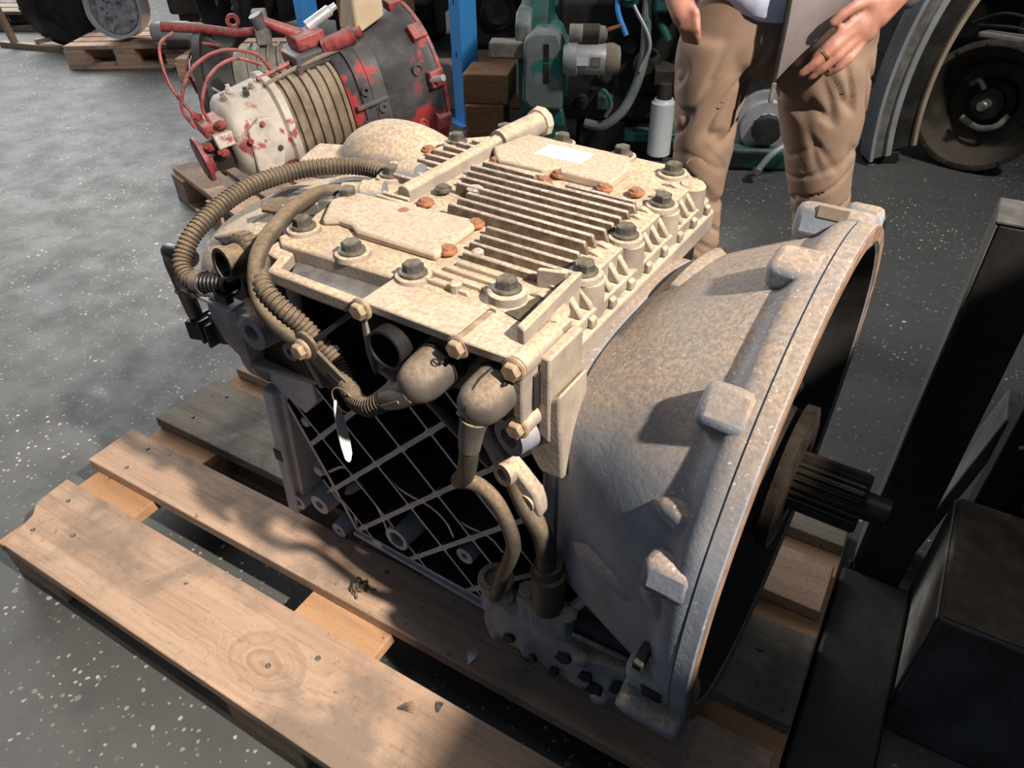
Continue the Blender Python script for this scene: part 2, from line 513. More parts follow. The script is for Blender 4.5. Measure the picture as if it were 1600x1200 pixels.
pb('deck_board', -1.362, 0.05, 0.505, 0.617, ZT-0.026, ZT, M['wood'], [(-1.364, 0.505), (0.05, 0.505), (0.05, 0.617), (-1.366, 0.617)])
pb('deck_board', -1.356, 0.06, 0.667, 0.836, ZT-0.026, ZT, M['woodgrey'], [(-1.354, 0.667), (0.06, 0.667), (0.06, 0.836), (-1.346, 0.836), (-1.352, 0.79), (-1.34, 0.74)])
pb('deck_board', -1.335, 0.055, 0.888, 1.0, ZT-0.026, ZT, M['wood'])
pb('deck_board', -1.35, 0.06, 1.052, 1.222, ZT-0.026, ZT, M['woodgrey'])
for x0 in (-1.345, -0.735, -0.115):
    pb('stringer_board', x0, x0+0.178, 0.285, 1.22, ZT-0.052, ZT-0.0265, M['wood2'])
    for y0 in (0.287, 0.69, 1.07):
        pb('spacer_block', x0+0.005, x0+0.17, y0, y0+0.145, 0.024, ZT-0.0525, M['wood'])
for y0 in (0.287, 0.69, 1.07):
    pb('bottom_board', -1.34, 0.06, y0, y0+0.145, 0.0, 0.0235, M['woodgrey'])
nail = MB().lathe([(0, 0.0045), (0.0015, 0.0045), (0.0025, 0.003)], (0, 0, 0), (0, 0, 1), 8).mesh('nail')
for (x, y) in ((-1.28, .33), (-1.29, .41), (-1.2, .36), (-1.27, .53), (-1.28, .59), (-0.68, .35), (-.62, .4), (-0.66, .53), (-.63, .59), (-1.28, .71), (-1.27, .8), (0.0, .71), (-.03, 1.1), (.0, 1.18)):
    link('nail', nail, M['bolt'], pal, (x-PX, y-PY, ZT-0.0005))
# small litter lying on the deck
cl = MB()
for k in range(16):
    a = random.uniform(0, 2*PI)
    p = Vector((random.gauss(0, .006), random.gauss(0, .006), random.uniform(0.003, .012)))
    cl.tube(catmull([p, p+Vector((math.cos(a)*.009, math.sin(a)*.009, .006)), p+Vector((math.cos(a+.9)*.016, math.sin(a+.9)*.016, -.001))], 4), 0.0016, 5)
tag(build('dirt_clump', cl, M['dustrubber'], loc=(-0.645, 0.535, ZT)), 'small dark clump of twisted dirt lying on the pallet board before the gearbox', 'debris')
ft = MB()
for k in range(9):
    a = R(60+k*8)
    ft.tube([(0, 0, .001), (math.cos(a)*.012, math.sin(a)*.012, .008), (math.cos(a)*.021, math.sin(a)*.021, .016)], lambda t: .0011*(1.15-t), 5)
tag(build('feather_tuft', ft, M['white'], loc=(-0.405, 0.512, ZT)), 'tiny pale feather tuft at the edge of the second pallet board', 'debris')

def lint(loc, rz, label, s=1.0):
    mb = MB()
    for k in range(6):
        a = rz+(k-2.5)*.16
        mb.tube([(0, 0, .001), (math.cos(a)*.010*s, math.sin(a)*.010*s, .003), (math.cos(a)*.022*s, math.sin(a)*.022*s, .0012)], lambda t: .0017*(1.1-t), 5)
    tag(build('lint_scrap', mb, M['bolt'], loc=loc), label, 'debris')
lint((-0.457, 0.398, ZT), .6, 'dark lint scrap on the front pallet board, the larger of two there', 1.2)
lint((-0.402, 0.423, ZT), 1.9, 'small dark lint scrap on the front pallet board, right of the larger one', .8)

# ------------------------------------------------------------------ main gearbox (local frame: x along the shaft towards the bell, y away from the camera)
GB = thing('truck_gearbox', 'large dust covered truck gearbox with ribbed case and bell housing on the pallet', 'gearbox', (-0.044, 0.752, 0), R(-2.6))
ZC = 0.775          # cover top
def G(name, mb, m, bevel=0, parent=None, **kw):
    return build(name, mb, M[m], parent or GB, bevel=bevel, **kw)

# --- case
case = G('main_case', MB().prism([(-.79, .150), (-.76, .131), (-.30, .131), (-.245, .175), (-.235, .70), (-.66, .70), (-.665, .62), (-.79, .47)], -.128, .20, 'y'), 'shadeblack', .006)
G('sump', MB().box(-.72, -.30, -.10, .17, .1305, .16), 'shadeblack', .004)
# lattice of cast ribs on the near wall
REG = [(-.775, .455), (-.715, .53), (-.715, .60), (-.262, .60), (-.262, .30), (-.35, .178), (-.655, .178), (-.70, .29)]
def clip_line(p, d, poly):
    ts = []
    for i in range(len(poly)):
        a, b = poly[i], poly[(i+1) % len(poly)]
        e = (b[0]-a[0], b[1]-a[1])
        den = d[0]*e[1]-d[1]*e[0]
        if abs(den) < 1e-9:
            continue
        t = ((a[0]-p[0])*e[1]-(a[1]-p[1])*e[0])/den
        u = ((a[0]-p[0])*d[1]-(a[1]-p[1])*d[0])/den
        if -1e-6 <= u <= 1+1e-6:
            ts.append(t)
    return (min(ts), max(ts)) if len(ts) >= 2 else None
def R_(name, mb, bevel=0):
    """a cast rib: blue-grey metal on its front edge, shade painted near-black on its flanks"""
    me = mb.mesh(name)
    o = link(name, me, [M['shadeblack'], M['rib']], GB)
    for p in me.polygons:
        p.material_index = 1 if p.normal.y < -.6 else 0  # flanks carry the painted shade colour
    return o
def rib_between(a, b, w, y0=-.125, y1=-.172, taper=0.6):
    a, b = Vector((a[0], 0, a[1])), Vector((b[0], 0, b[1]))
    d = (b-a).normalized()
    n = Vector((-d.z, 0, d.x))
    mb = MB()
    rg = []
    for p in (a, b):
        rg.append([p+n*w+Vector((0, y0, 0)), p+n*w*taper+Vector((0, y1, 0)), p-n*w*taper+Vector((0, y1, 0)), p-n*w+Vector((0, y0, 0))])
    return mb.loft(rg)
NX, NZ = .0605, .0625
def node(i, j):
    return (-.695+NX*i, .386+NZ*j)
for s_ in range(-2, 12, 2):
    p = node(s_, 0)
    r_ = clip_line(p, (NX, -NZ), REG)
    if r_ and r_[1]-r_[0] > 0.5:
        R_('rib', rib_between((p[0]+NX*r_[0], p[1]-NZ*r_[0]), (p[0]+NX*r_[1], p[1]-NZ*r_[1]), .0034, taper=.7))
for s_ in range(-4, 12, 2):
    p = node(s_, 0)
    r_ = clip_line(p, (NX, NZ), REG)
    if r_ and r_[1]-r_[0] > 0.5:
        q0, q1 = (p[0]+NX*r_[0], p[1]+NZ*r_[0]), (p[0]+NX*r_[1], p[1]+NZ*r_[1])
        R_('rib', rib_between(q0, q1, .0062, taper=.68))
# curved fillet pads where the ribs cross
for i in range(0, 8):
    for j in range(-3, 4):
        if (i+j) % 2 == 0:
            x, z = node(i, j)
            if -.72 < x < -.29 and .19 < z < .58 and not (z < .3 and x > -.62+.0*z and x > -.36):
                G('rib_node', MB().prism([(x-.022, z-.0225), (x-.006, z-.0075), (x+.004, z-.0055), (x+.013, z+.0085), (x+.022, z+.0225), (x+.006, z+.0075), (x-.004, z+.0055), (x-.013, z-.0085)], -.15, -.1722, 'y'), 'rib')
for k in range(len(REG)):
    a, b = REG[k], REG[(k+1) % len(REG)]
    if k in (2,):
        continue
    R_('edge_rib', rib_between(a, b, .0055, taper=.75))
G('bottom_rib', rib_between((-.66, .172), (-.30, .166), .007, -.12, -.178), 'rib', .001)
# winding secondary ribs
for P in ([(-.70, .30), (-.655, .335), (-.63, .32), (-.60, .285), (-.585, .25), (-.575, .20)], [(-.565, .375), (-.53, .35), (-.47, .345), (-.44, .325), (-.43, .30)], [(-.44, .37), (-.41, .345), (-.36, .345), (-.335, .325)], [(-.72, .27), (-.69, .235), (-.66, .225), (-.655, .178)]):
    pp = resample(catmull([(a, 0, b) for a, b in P], 8), .012)
    mb = MB()
    rg = []
    for i, p in enumerate(pp):
        d = (pp[min(i+1, len(pp)-1)]-pp[max(i-1, 0)]).normalized()
        n = Vector((-d.z, 0, d.x))
        rg.append([p+n*.0045+Vector((0, -.125, 0)), p+n*.0025+Vector((0, -.17, 0)), p-n*.0025+Vector((0, -.17, 0)), p-n*.0045+Vector((0, -.125, 0))])
    R_('curved_rib', mb.loft(rg))
def ring_boss(x, z, y0, y1, ro, ri, m='rib', name='boss'):
    return G(name, MB().lathe([(0, ro*1.15), (y0-y1, ro), (y0-y1, ri), (0.004, ri), (0.004, .0005)], (x, y0, z), (0, -1, 0), 20), m, 0)
for a in ((-.735, .205, -.12, -.180, .021, .009), (-.79, .185, -.12, -.185, .017, .008), (-.553, .222, -.12, -.176, .024, .0155), (-.415, .258, -.12, -.165, .016, .006), (-.70, .155, -.10, -.178, .016, .005)):
    ring_boss(*a)
for (x, z, r, l) in ((-.735, .395, .016, .05), (-.725, .29, .018, .055), (-.69, .245, .017, .05), (-.742, .34, .012, .04)):
    G('peg', MB().lathe([(0, r*1.35), (l*.7, r*.95), (l, r*.55), (l+.002, 0)], (x, -.118, z), (0, -1, 0), 16), 'rib')
# rear vertical flange at the left corner
G('case_flange', MB().prism([(-.823, .150), (-.797, .150), (-.772, .455), (-.80, .455)], -.188, .18, 'y'), 'rib', .004)
G('case_flange', MB().prism([(-.797, .165), (-.785, .165), (-.760, .45), (-.772, .455)], -.176, .17, 'y'), 'rib', .003)
for z, hh in ((.36, .05), (.262, .022)):
    G('flange_pad', MB().box(-.829+(z-.15)*.08, -.80+(z-.15)*.08, -.186, -.14, z-hh, z+hh), 'rib', .005)
G('flange_notch', MB().box(-.815, -.795, -.1895, -.15, .288, .315), 'black', .002)
# --- rear (range) housing
def ringx(x, hy, z0, z1, n=48, e=4.0, yc=0.0):
    zc, hz = (z0+z1)/2, (z1-z0)/2
    out = []
    for k in range(n):
        a = 2*PI*k/n
        c, s = math.cos(a), math.sin(a)
        out.append(Vector((x, yc+hy*math.copysign(abs(c)**(2/e), c), zc+hz*math.copysign(abs(s)**(2/e), s))))
    return out
mb = MB()
mb.loft([ringx(-.66, .175, .46, .715), ringx(-.78, .178, .455, .712), ringx(-.79, .20, .435, .722), ringx(-.815, .20, .435, .722), ringx(-.822, .19, .44, .712, e=3.4), ringx(-.86, .186, .44, .708, e=3.2), ringx(-.905, .172, .44, .698, e=3), ringx(-.932, .15, .445, .68, e=2.8), ringx(-.945, .11, .46, .64, e=2.4), ringx(-.948, .05, .5, .58, e=2)])
G('rear_housing', mb, 'aludust', 0, smooth=50)
rh = MB().lathe([(0, .11), (.02, .105), (.03, .07), (.06, .065), (.065, .055), (.09, .055)], (-.93, 0, .53), (-1, 0, 0), 28)
G('output_hub', rh, 'steel')
# underside shelf with the warm ledge, ring lug, small panels
G('side_ledge', MB().prism([(-.795, -.20), (-.665, -.172), (-.665, -.10), (-.795, -.10)], .505, .515), 'alu', .002)
G('side_panel', MB().prism([(-.795, .515), (-.66, .515), (-.66, .70), (-.795, .70)], -.178, -.12, 'y'), 'shadeblack', .002)
G('side_panel', MB().prism([(-.785, .462), (-.715, .43), (-.68, .47), (-.68, .505), (-.785, .505)], -.176, -.12, 'y'), 'rib', .002)
ring_boss(-.742, .60, -.17, -.215, .029, .014, 'alu', 'ring_lug')
G('lug_web', MB().prism([(-.79, .60), (-.745, .572), (-.715, .60), (-.745, .625), (-.785, .63)], -.20, -.16, 'y'), 'alu', .004)
ring_boss(-.70, .565, -.17, -.188, .015, .006, 'alu', 'ring_lug')
G('side_strut', MB().bar((-.655, -.19, .70), (-.665, -.185, .60), .010, .007, 12), 'alu')
G('side_strut', MB().obox((-.655, -.185, .575), .006, .012, .05, Matrix.Rotation(R(-25), 3, 'Y')), 'cover', .002)
# hump casting on the far rear side
hp = MB()
hp.tube(catmull([(-.90, .22, .62), (-.86, .19, .69), (-.79, .18, .725), (-.72, .20, .715), (-.67, .26, .65)], 6), lambda t: .052*(0.8+.45*math.sin(PI*t)), 14)
hp.ball((-.705, .215, .725), .036, .036, .032)
hp.obox((-.915, .16, .700), .05, .045, .018, Matrix.Rotation(R(20), 3, 'Z'))
hp.box(-.88, -.66, .10, .26, .58, .68)
link('cooler_elbow', remesh(hp, .006, 6, 'cooler_elbow'), M['aludust'], GB)
G('elbow_neck', MB().lathe([(0, .022), (.03, .022), (.032, .028), (.05, .028)], (-.70, .20, .735), (.75, -.35, .1), 16), 'alu')
# upper rear deck sloping down from the cover
G('rear_deck', MB().prism([(-.88, .690), (-.80, .722), (-.70, .730), (-.655, .733), (-.655, .66)], -.15, .17, 'y'), 'aludust', .006)
for (x, y, l) in ((-.84, -.02, .10), (-.80, .06, .10)):
    G('deck_rib', MB().tube(catmull([(x-.04, y-.03, .69), (x+.01, y, .728), (x+l, y+.02, .738)], 6), .008, 8), 'alu')
# --- top deck flange under the cover
G('deck_flange', MB().prism([(-.665, -.20), (-.235, -.20), (-.235, .262), (-.275, .29), (-.60, .29), (-.665, .24)], .695, .728), 'cover', .005)
G('deck_step', MB().prism([(-.67, -.20), (-.243, -.198), (-.243, .255), (-.29, .285), (-.58, .285), (-.67, .22)], .727, .746), 'cover', .004)
# --- top cover
cov = G('top_cover', MB().prism([(-.628, -.214), (-.450, -.2035), (-.2595, -.2035), (-.2595, .235), (-.292, .275), (-.555, .282), (-.60, .262), (-.665, .20), (-.672, -.02), (-.655, -.13), (-.640, -.16), (-.648, -.20)], .744, ZC), 'cover', .003)
G('bay_lid', MB().prism([(-.452, -.203), (-.452, -.262), (-.318, -.2625), (-.312, -.266), (-.246, -.264), (-.258, -.203)], .763, ZC), 'plate', .002)
def C(name, mb, m, bevel=0, **kw):
    return build(name, mb, M[m], cov, bevel=bevel, **kw)
C('raised_panel', MB().prism([(-.618, -.150), (-.652, -.100), (-.640, -.062), (-.452, -.047), (-.438, -.062), (-.432, -.149), (-.555, -.152), (-.575, -.140), (-.60, -.138)], ZC, ZC+.011), 'plate', .004)
C('raised_panel', MB().prism([(-.568, .170), (-.552, .247), (-.370, .242), (-.350, .20), (-.350, .140), (-.430, .139), (-.437, .152), (-.455, .133), (-.532, .130)], ZC, ZC+.014), 'plate', .003)
C('panel_step', MB().prism([(-.535, .118), (-.45, .124), (-.45, .131), (-.54, .128)], ZC, ZC+.009), 'cover', .002)
C('sticker', MB().box(-.497, -.418, .176, .222, ZC+.0141, ZC+.0148), 'sticker')
# fins
for k in range(8):
    y = .106-.0205*k
    x0 = -.556+.006*k if k < 5 else -.50-.012*(k-5)*0
    x1 = -.286 if k < 6 else -.292
    if k == 0:
        x0, x1 = -.545, -.452
    if k == 1:
        x0 = -.552
    C('cooling_fin', MB().prism([(x0, ZC-.001), (x1+.006, ZC-.001), (x1, ZC+.016), (x0+.004, ZC+.018)], y-.0032, y+.0032, 'y'), 'fin', .0015, seg=1)
C('cooling_fin', MB().prism([(-.405, ZC-.001), (-.29, ZC-.001), (-.296, ZC+.013), (-.401, ZC+.013)], .1025, .1085, 'y'), 'fin', .0015, seg=1)
for (y, x0, x1, h) in ((-.058, -.425, -.285, .012), (-.080, -.418, -.262, .012), (-.102, -.418, -.268, .012), (-.124, -.412, -.262, .010)):
    C('cooling_fin', MB().prism([(x0, ZC-.001), (x1, ZC-.001), (x1-.004, ZC+h), (x0+.003, ZC+h)], y-.0030, y+.0030, 'y'), 'fin', .0015, seg=1)
for k, (x0, x1) in enumerate(((-.408, -.335), (-.414, -.338), (-.42, -.345), (-.424, -.352))):
    y = -.142-.0165*k
    C('low_strip', MB().prism([(x0, ZC-.001), (x1, ZC-.001), (x1-.002, ZC+.006), (x0+.002, ZC+.006)], y-.0026, y+.0026, 'y'), 'plate', .0015, seg=1)
for k in range(9):
    y = .185-.0215*k
    x0 = -.655+.002*k if k > 2 else -.645+.012*(2-k)
    C('cooling_fin', MB().prism([(x0, ZC-.001), (-.594, ZC-.001), (-.598, ZC+.012), (x0+.003, ZC+.012)], y-.0032, y+.0032, 'y'), 'fin', .0015, seg=1)
for k, y in enumerate((-.04, -.052)):
    C('cooling_fin', MB().prism([(-.64, ZC-.001), (-.56+.02*k, ZC-.001), (-.562+.02*k, ZC+.010), (-.637, ZC+.010)], y-.003, y+.003, 'y'), 'cover', .0015, seg=1)
C('cross_bar', MB().prism([(-.594, ZC-.002), (-.567, ZC-.002), (-.570, ZC+.015), (-.576, ZC+.020), (-.585, ZC+.020), (-.591, ZC+.015)], -.03, .245, 'y'), 'cover', .002)
C('bar_stub', MB().bar((-.579, .20, ZC+.010), (-.566, .305, ZC+.012), .018, .020, 14), 'cover')
C('bar_cap', MB().lathe([(0, .024), (.012, .026), (.02, .02)], (-.567, .298, ZC+.012), (.12, 1, .05), 10), 'plate')
C('stud_boss', MB().lathe([(0, .013), (.014, .012), (.016, .009)], (-.50, .026, ZC), (0, 0, 1), 10), 'fin')
for (x, y) in ((-.395, -.115), (-.43, .095), (-.372, -.19)):
    C('stud_boss', MB().lathe([(0, .008), (.011, .0075), (.013, .005)], (x, y, ZC-.001), (0, 0, 1), 10), 'cover')
# scalloped edge towards the bell: half-round bosses and wedge gussets
for y in (-.165, -.085, .022, .131, .225):
    C('edge_boss', MB().lathe([(0, .021), (.045, .020), (.05, .016)], (-.262, y, .727), (0, 0, 1), 18), 'cover')
for k in range(17):
    y = -.150+.0235*k
    if min(abs(y-q) for q in (-.085, .022, .131, .225)) < .012:
        continue
    C('gusset', MB().prism([(-.262, .746), (-.244, .746), (-.246, .752), (-.262, ZC-.002), (-.285, ZC+.006), (-.30, ZC)], y-.0045, y+.0045, 'y'), 'cover', .0015, seg=1)
for k in range(9):
    y = -.16+.05*k
    G('deck_lug', MB().prism([(-.243, .728), (-.236, .728), (-.236, .740), (-.243, .743)], y-.006, y+.006, 'y'), 'cover', .002)
# bolts
def hexbolt(r, h, flange=True):
    mb = MB()
    if flange:
        mb.lathe([(0, r*1.34), (.003, r*1.32), (.0045, r*1.1)], (0, 0, 0), (0, 0, 1), 20)
    rg = []
    for z, q in ((.002, r), (h-.0015, r), (h, r*.84)):
        rg.append([Vector((q*math.cos(PI/3*k), q*math.sin(PI/3*k), z)) for k in range(6)])
    mb.loft(rg)
    return mb.mesh('bolt', 25)
BIG, SMALL, MID = hexbolt(.0125, .0145), hexbolt(.0092, .0075), hexbolt(.0105, .012)
def matmesh(me, m):
    me = me.copy()
    me.materials.clear()
    me.materials.append(M[m])
    return me
big_d, small_r, mid_t = matmesh(BIG, 'bolt'), matmesh(SMALL, 'rust'), matmesh(MID, 'tanbolt')
small_d = matmesh(SMALL, 'bolt')
pad = MB().lathe([(0, .023), (.006, .0215), (.007, .018)], (0, 0, 0), (0, 0, 1), 20).mesh('bolt_pad')
for (x, y) in ((-.630, -.172), (-.530, -.188), (-.432, -.191), (-.645, -.073), (-.645, .018), (-.600, .252), (-.498, .262), (-.392, .262), (-.298, .238), (-.267, .131), (-.267, .022), (-.267, -.085), (-.644, .178)):
    link('bolt_pad', pad, M['cover'], cov, (x, y, ZC-.0015))
    link('hex_bolt', big_d, None, cov, (x, y, ZC+.005), (R(random.uniform(-3, 3)), R(random.uniform(-3, 3)), random.uniform(0, 1)))
# tall collar bolt in the notch at the near corner
C('bolt_collar', MB().lathe([(0, .026), (.012, .026), (.014, .022), (.024, .022), (.026, .018)], (-.313, -.175, ZC-.012), (0, 0, 1), 24), 'cover')
link('hex_bolt', big_d, None, cov, (-.313, -.175, ZC+.013), (0, 0, .3))
for (x, y) in ((-.541, -.032), (-.544, -.074), (-.432, -.126), (-.441, .113), (-.435, .146), (-.356, .135), (-.312, .145), (-.593, .155), (-.541, .140), (-.445, -.050), (-.66, .125)):
    link('small_bolt', small_r, None, cov, (x, y, ZC+.004), (0, 0, random.uniform(0, 1)))
link('small_bolt', small_d, None, cov, (-.545, .013, ZC+.006), (0, 0, .4))
# recessed dark slot with its lip on the near edge
C('slot_channel', MB().prism([(-.605, -.2135), (-.452, -.204), (-.452, -.245), (-.585, -.245)], .735, .757), 'steel', .001)
C('slot_lip', MB().prism([(-.648, -.20), (-.628, -.2145), (-.605, -.215), (-.592, -.250), (-.452, -.250), (-.452, -.264), (-.60, -.264), (-.612, -.236), (-.642, -.232)], .752, .770), 'cover', .003)
# notch pocket at the corner
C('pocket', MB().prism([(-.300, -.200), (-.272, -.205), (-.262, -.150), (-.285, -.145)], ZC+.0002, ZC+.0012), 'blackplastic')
C('pocket_wall', MB().prism([(-.300, -.135), (-.268, -.125), (-.268, -.118), (-.300, -.128)], ZC-.001, ZC+.022), 'cover', .001)
C('corner_web', MB().prism([(-.262, -.235), (-.250, -.240), (-.258, -.105), (-.268, -.11)], ZC-.001, ZC+.018), 'cover', .002)

# --- control unit bay with plugs on the near side
bay = G('control_unit_bay', MB().prism([(-.452, -.215), (-.246, -.215), (-.246, -.17), (-.452, -.17)], .655, .743), 'blackplastic', .003)
def B(name, mb, m, bevel=0, **kw):
    return build(name, mb, M[m], bay, bevel=bevel, **kw)
B('bay_side_wall', MB().prism([(-.250, .700), (-.238, .690), (-.236, .772), (-.250, .772)], -.264, -.165, 'y'), 'cover', .003)
B('bay_side_wall', MB().prism([(-.236, .66), (-.222, .65), (-.222, .765), (-.236, .765)], -.235, -.165, 'y'), 'cover', .003)
B('bay_groove', MB().box(-.2365, -.2345, -.245, -.235, .70, .745), 'blackplastic')
B('bay_side_wall', MB().prism([(-.456, .70), (-.448, .67), (-.446, .772), (-.456, .772)], -.262, -.18, 'y'), 'cover', .002)
B('bay_bottom_rail', MB().prism([(-.45, .672), (-.40, .655), (-.40, .660), (-.45, .680)], -.255, -.18, 'y'), 'cover', .001)
B('face_plate', MB().prism([(-.395, .685), (-.262, .685), (-.256, .77), (-.40, .77)], -.222, -.210, 'y'), 'blackplastic', .002)
B('panel_groove', MB().prism([(-.317, -.2625), (-.311, -.2625), (-.311, -.205), (-.317, -.205)], ZC, ZC+.0012), 'tanbolt')
B('empty_socket', MB().lathe([(0, .025), (.068, .025), (.069, .0238), (.069, .0215), (.006, .021), (.006, .001)], (-.408, -.21, .733), (0, -1, 0), 28), 'rubber')
front = Matrix.Rotation(R(90), 3, 'X').to_euler()
for (x, y, z) in ((-.449, -.262, .765), (-.315, -.262, .764), (-.246, -.263, .763), (-.448, -.242, .683), (-.246, -.258, .683)):
    link('front_bolt', mid_t, None, bay, (x, y, z), front)
B('boss_tube', MB().bar((-.246, -.258, .683), (-.240, -.18, .69), .013, .013, 14), 'cover')
B('boss_tube', MB().bar((-.448, -.240, .683), (-.445, -.17, .69), .012, .012, 14), 'blackplastic')
B('boss_tube', MB().bar((-.246, -.262, .763), (-.246, -.19, .763), .014, .014, 14), 'cover')
B('boss_tube', MB().bar((-.315, -.262, .764), (-.315, -.19, .764), .012, .012, 14), 'blackplastic')
# cast ear below the bay
B('ear', MB().lathe([(0, .024), (.03, .023), (.03, .0125), (.002, .0125), (.002, .0005)], (-.255, -.225, .655), (-.25, -1, 0), 22), 'alu')
B('ear_web', MB().prism([(-.262, .672), (-.212, .72), (-.205, .60), (-.235, .60), (-.255, .632)], -.232, -.17, 'y'), 'cover', .004)
B('ear_arm', MB().prism([(-.275, .678), (-.258, .695), (-.245, .685), (-.262, .66)], -.245, -.19, 'y'), 'cover', .003)

# --- plugs with rubber boots
def plug(x, z):
    b = B('cable_plug', MB().lathe([(0, .0245), (.012, .026), (.016, .0235), (.030, .0235), (.034, .028), (.044, .029), (.047, .0265)], (x, -.205, z), (0, -1, 0), 28), 'dustrubber')
    build('plug_boot', MB().lathe([(0, .0255), (.006, .0272), (.024, .027), (.038, .0255), (.049, .0215), (.056, .0150), (.0595, .007), (.060, 0)], (x, -.252, z), (0, -1, -.03), 32), M['boot'], b)
    build('plug_collar', MB().lathe([(0, .0265), (.0, .0292), (.005, .0292), (.005, .0265)], (x, -.258, z), (0, -1, 0), 32, True), M['rubber'], b)
    for k in range(7):
        a = R(40+25*k)
        build('plug_tooth', MB().obox((x+.0275*math.cos(a), -.243, z+.0275*math.sin(a)), .0025, .008, .0045, Matrix.Rotation(-a, 3, 'Y')), M['dustrubber'], b, bevel=.0015, seg=1)
    build('plug_strap', MB().obox((x+.020, -.262, z+.022), .003, .016, .0018, Matrix.Rotation(R(-45), 3, 'Y')), M['rubber'], b, bevel=.001, seg=1)
    return b
p1 = plug(-.351, .722)
p2 = plug(-.271, .727)
seam = MB().tube(catmull([(-.2725, -.262, .7545), (-.2735, -.288, .7525), (-.2735, -.304, .742), (-.2735, -.3125, .727), (-.2735, -.308, .710)], 8), .0011, 6)
build('boot_seam', seam, M['rubber'], p2)
build('boot_mark', MB().tube([(-.336+.0035*math.cos(a), -.278-.0045*math.sin(a), .7448-.0022*math.cos(a)) for a in [2*PI*k/14 for k in range(15)]], .0008, 6).tube([(-.3395, -.278, .7468), (-.3325, -.278, .7425)], .0008, 6), M['rubber'], p1)
build('boot_neck', MB().tube(catmull([(-.356, -.296, .712), (-.374, -.300, .698), (-.392, -.300, .687)], 6), lambda t: .0165-.0035*t, 16), M['boot'], p1)
build('boot_fin', MB().obox((-.374, -.3155, .697), .016, .001, .0016, Matrix.Rotation(R(-34), 3, 'Y')), M['boot'], p1)
build('boot_neck', MB().tube(catmull([(-.273, -.298, .712), (-.277, -.300, .692), (-.281, -.300, .668)], 6), lambda t: .0155-.0035*t, 16), M['boot'], p2)

# --- hoses
def hose(name, P, r, m, corr=False, n=12, **kw):
    pts = catmull(P, 10)
    mb = MB()
    if corr:
        mb.corrugated(pts, r, kw.get('pitch', .0062), kw.get('amp', .0018), n)
    else:
        mb.tube(resample(pts, .006), r, n)
    return G(name, mb, m)
hose('corrugated_hose', [(-.66, .03, .775), (-.72, .025, .776), (-.783, -.03, .776), (-.808, -.12, .772), (-.808, -.205, .750), (-.803, -.247, .720), (-.785, -.258, .702), (-.765, -.255, .698)], .0135, 'dustrubber', True)
hose('corrugated_hose', [(-.768, -.255, .698), (-.74, -.248, .702), (-.715, -.240, .705)], .0135, 'rubber', True)
hose('smooth_hose', [(-.655, -.055, .778), (-.680, -.078, .782), (-.664, -.135, .794), (-.638, -.200, .797), (-.617, -.255, .786), (-.605, -.280, .755), (-.583, -.290, .728), (-.556, -.282, .700), (-.535, -.266, .688)], .0102, 'dustrubber')
hose('corrugated_hose', [(-.66, -.225, .745), (-.625, -.252, .765), (-.592, -.279, .757), (-.566, -.280, .737), (-.545, -.270, .710), (-.510, -.262, .665), (-.48, -.278, .654), (-.452, -.292, .652), (-.42, -.302, .664), (-.392, -.301, .686)], .0122, 'dustrubber', True)
hose('corrugated_hose', [(-.535, -.262, .682), (-.505, -.27, .664), (-.478, -.28, .655), (-.455, -.287, .652)], .0085, 'rubber', True, pitch=.005, amp=.0014)
hose('smooth_hose', [(-.281, -.300, .670), (-.288, -.296, .638), (-.298, -.290, .610), (-.312, -.283, .588)], .0110, 'dustrubber')
hose('smooth_hose', [(-.312, -.283, .590), (-.296, -.268, .575), (-.272, -.268, .560), (-.254, -.270, .530), (-.248, -.270, .50), (-.258, -.265, .46), (-.272, -.258, .42), (-.290, -.248, .36), (-.305, -.238, .32)], .0095, 'dustrubber')
hose('smooth_hose', [(-.275, -.235, .595), (-.262, -.24, .57), (-.245, -.245, .545), (-.225, -.245, .515), (-.218, -.243, .475), (-.219, -.24, .430)], .0125, 'dustrubber')
hose('dark_pipe', [(-.50, -.20, .655), (-.43, -.205, .625), (-.36, -.215, .59), (-.31, -.22, .565)], .010, 'rubber')
# far-left black pipe with its plug
hose('dark_pipe', [(-.80, -.235, .715), (-.845, -.235, .715), (-.885, -.215, .690), (-.905, -.205, .665), (-.925, -.190, .60), (-.945, -.175, .545)], .0125, 'rubber')
blk = G('pipe_plug', MB().obox((-.925, -.165, .515), .040, .016, .018, Matrix.Rotation(R(18), 3, 'Z')), 'blackplastic', .004)
for k in range(3):
    build('plug_rib', MB().obox((-.948+.02*k, -.166-.002*k, .517), .003, .019, .021), M['rubber'], blk, bevel=.001, seg=1)
build('plug_latch', MB().obox((-.895, -.155, .545), .026, .010, .006, Matrix.Rotation(R(14), 3, 'Z')), M['steel'], blk, bevel=.002)
# clamp and tie at the hose joint
G('hose_clamp', MB().lathe([(0, .0145), (0, .0165), (.014, .0165), (.014, .0145)], (-.772, -.2555, .6985), (1, .18, .1), 20, True), 'boot')
G('cable_tie', MB().obox((-.778, -.268, .684), .012, .004, .0035).tube(catmull([(-.79, -.268, .684), (-.803, -.270, .677), (-.810, -.268, .679)], 5), .0018, 6), 'rubber', .001)
G('tie_bracket', MB().obox((-.742, -.25, .676), .040, .012, .003), 'rib', .001)
G('tie_loop', MB().lathe([(0, .0145), (0, .0175), (.008, .0175), (.008, .0145)], (-.722, -.242, .704), (1, .25, .1), 14, True).obox((-.718, -.256, .69), .012, .006, .006), 'rubber')
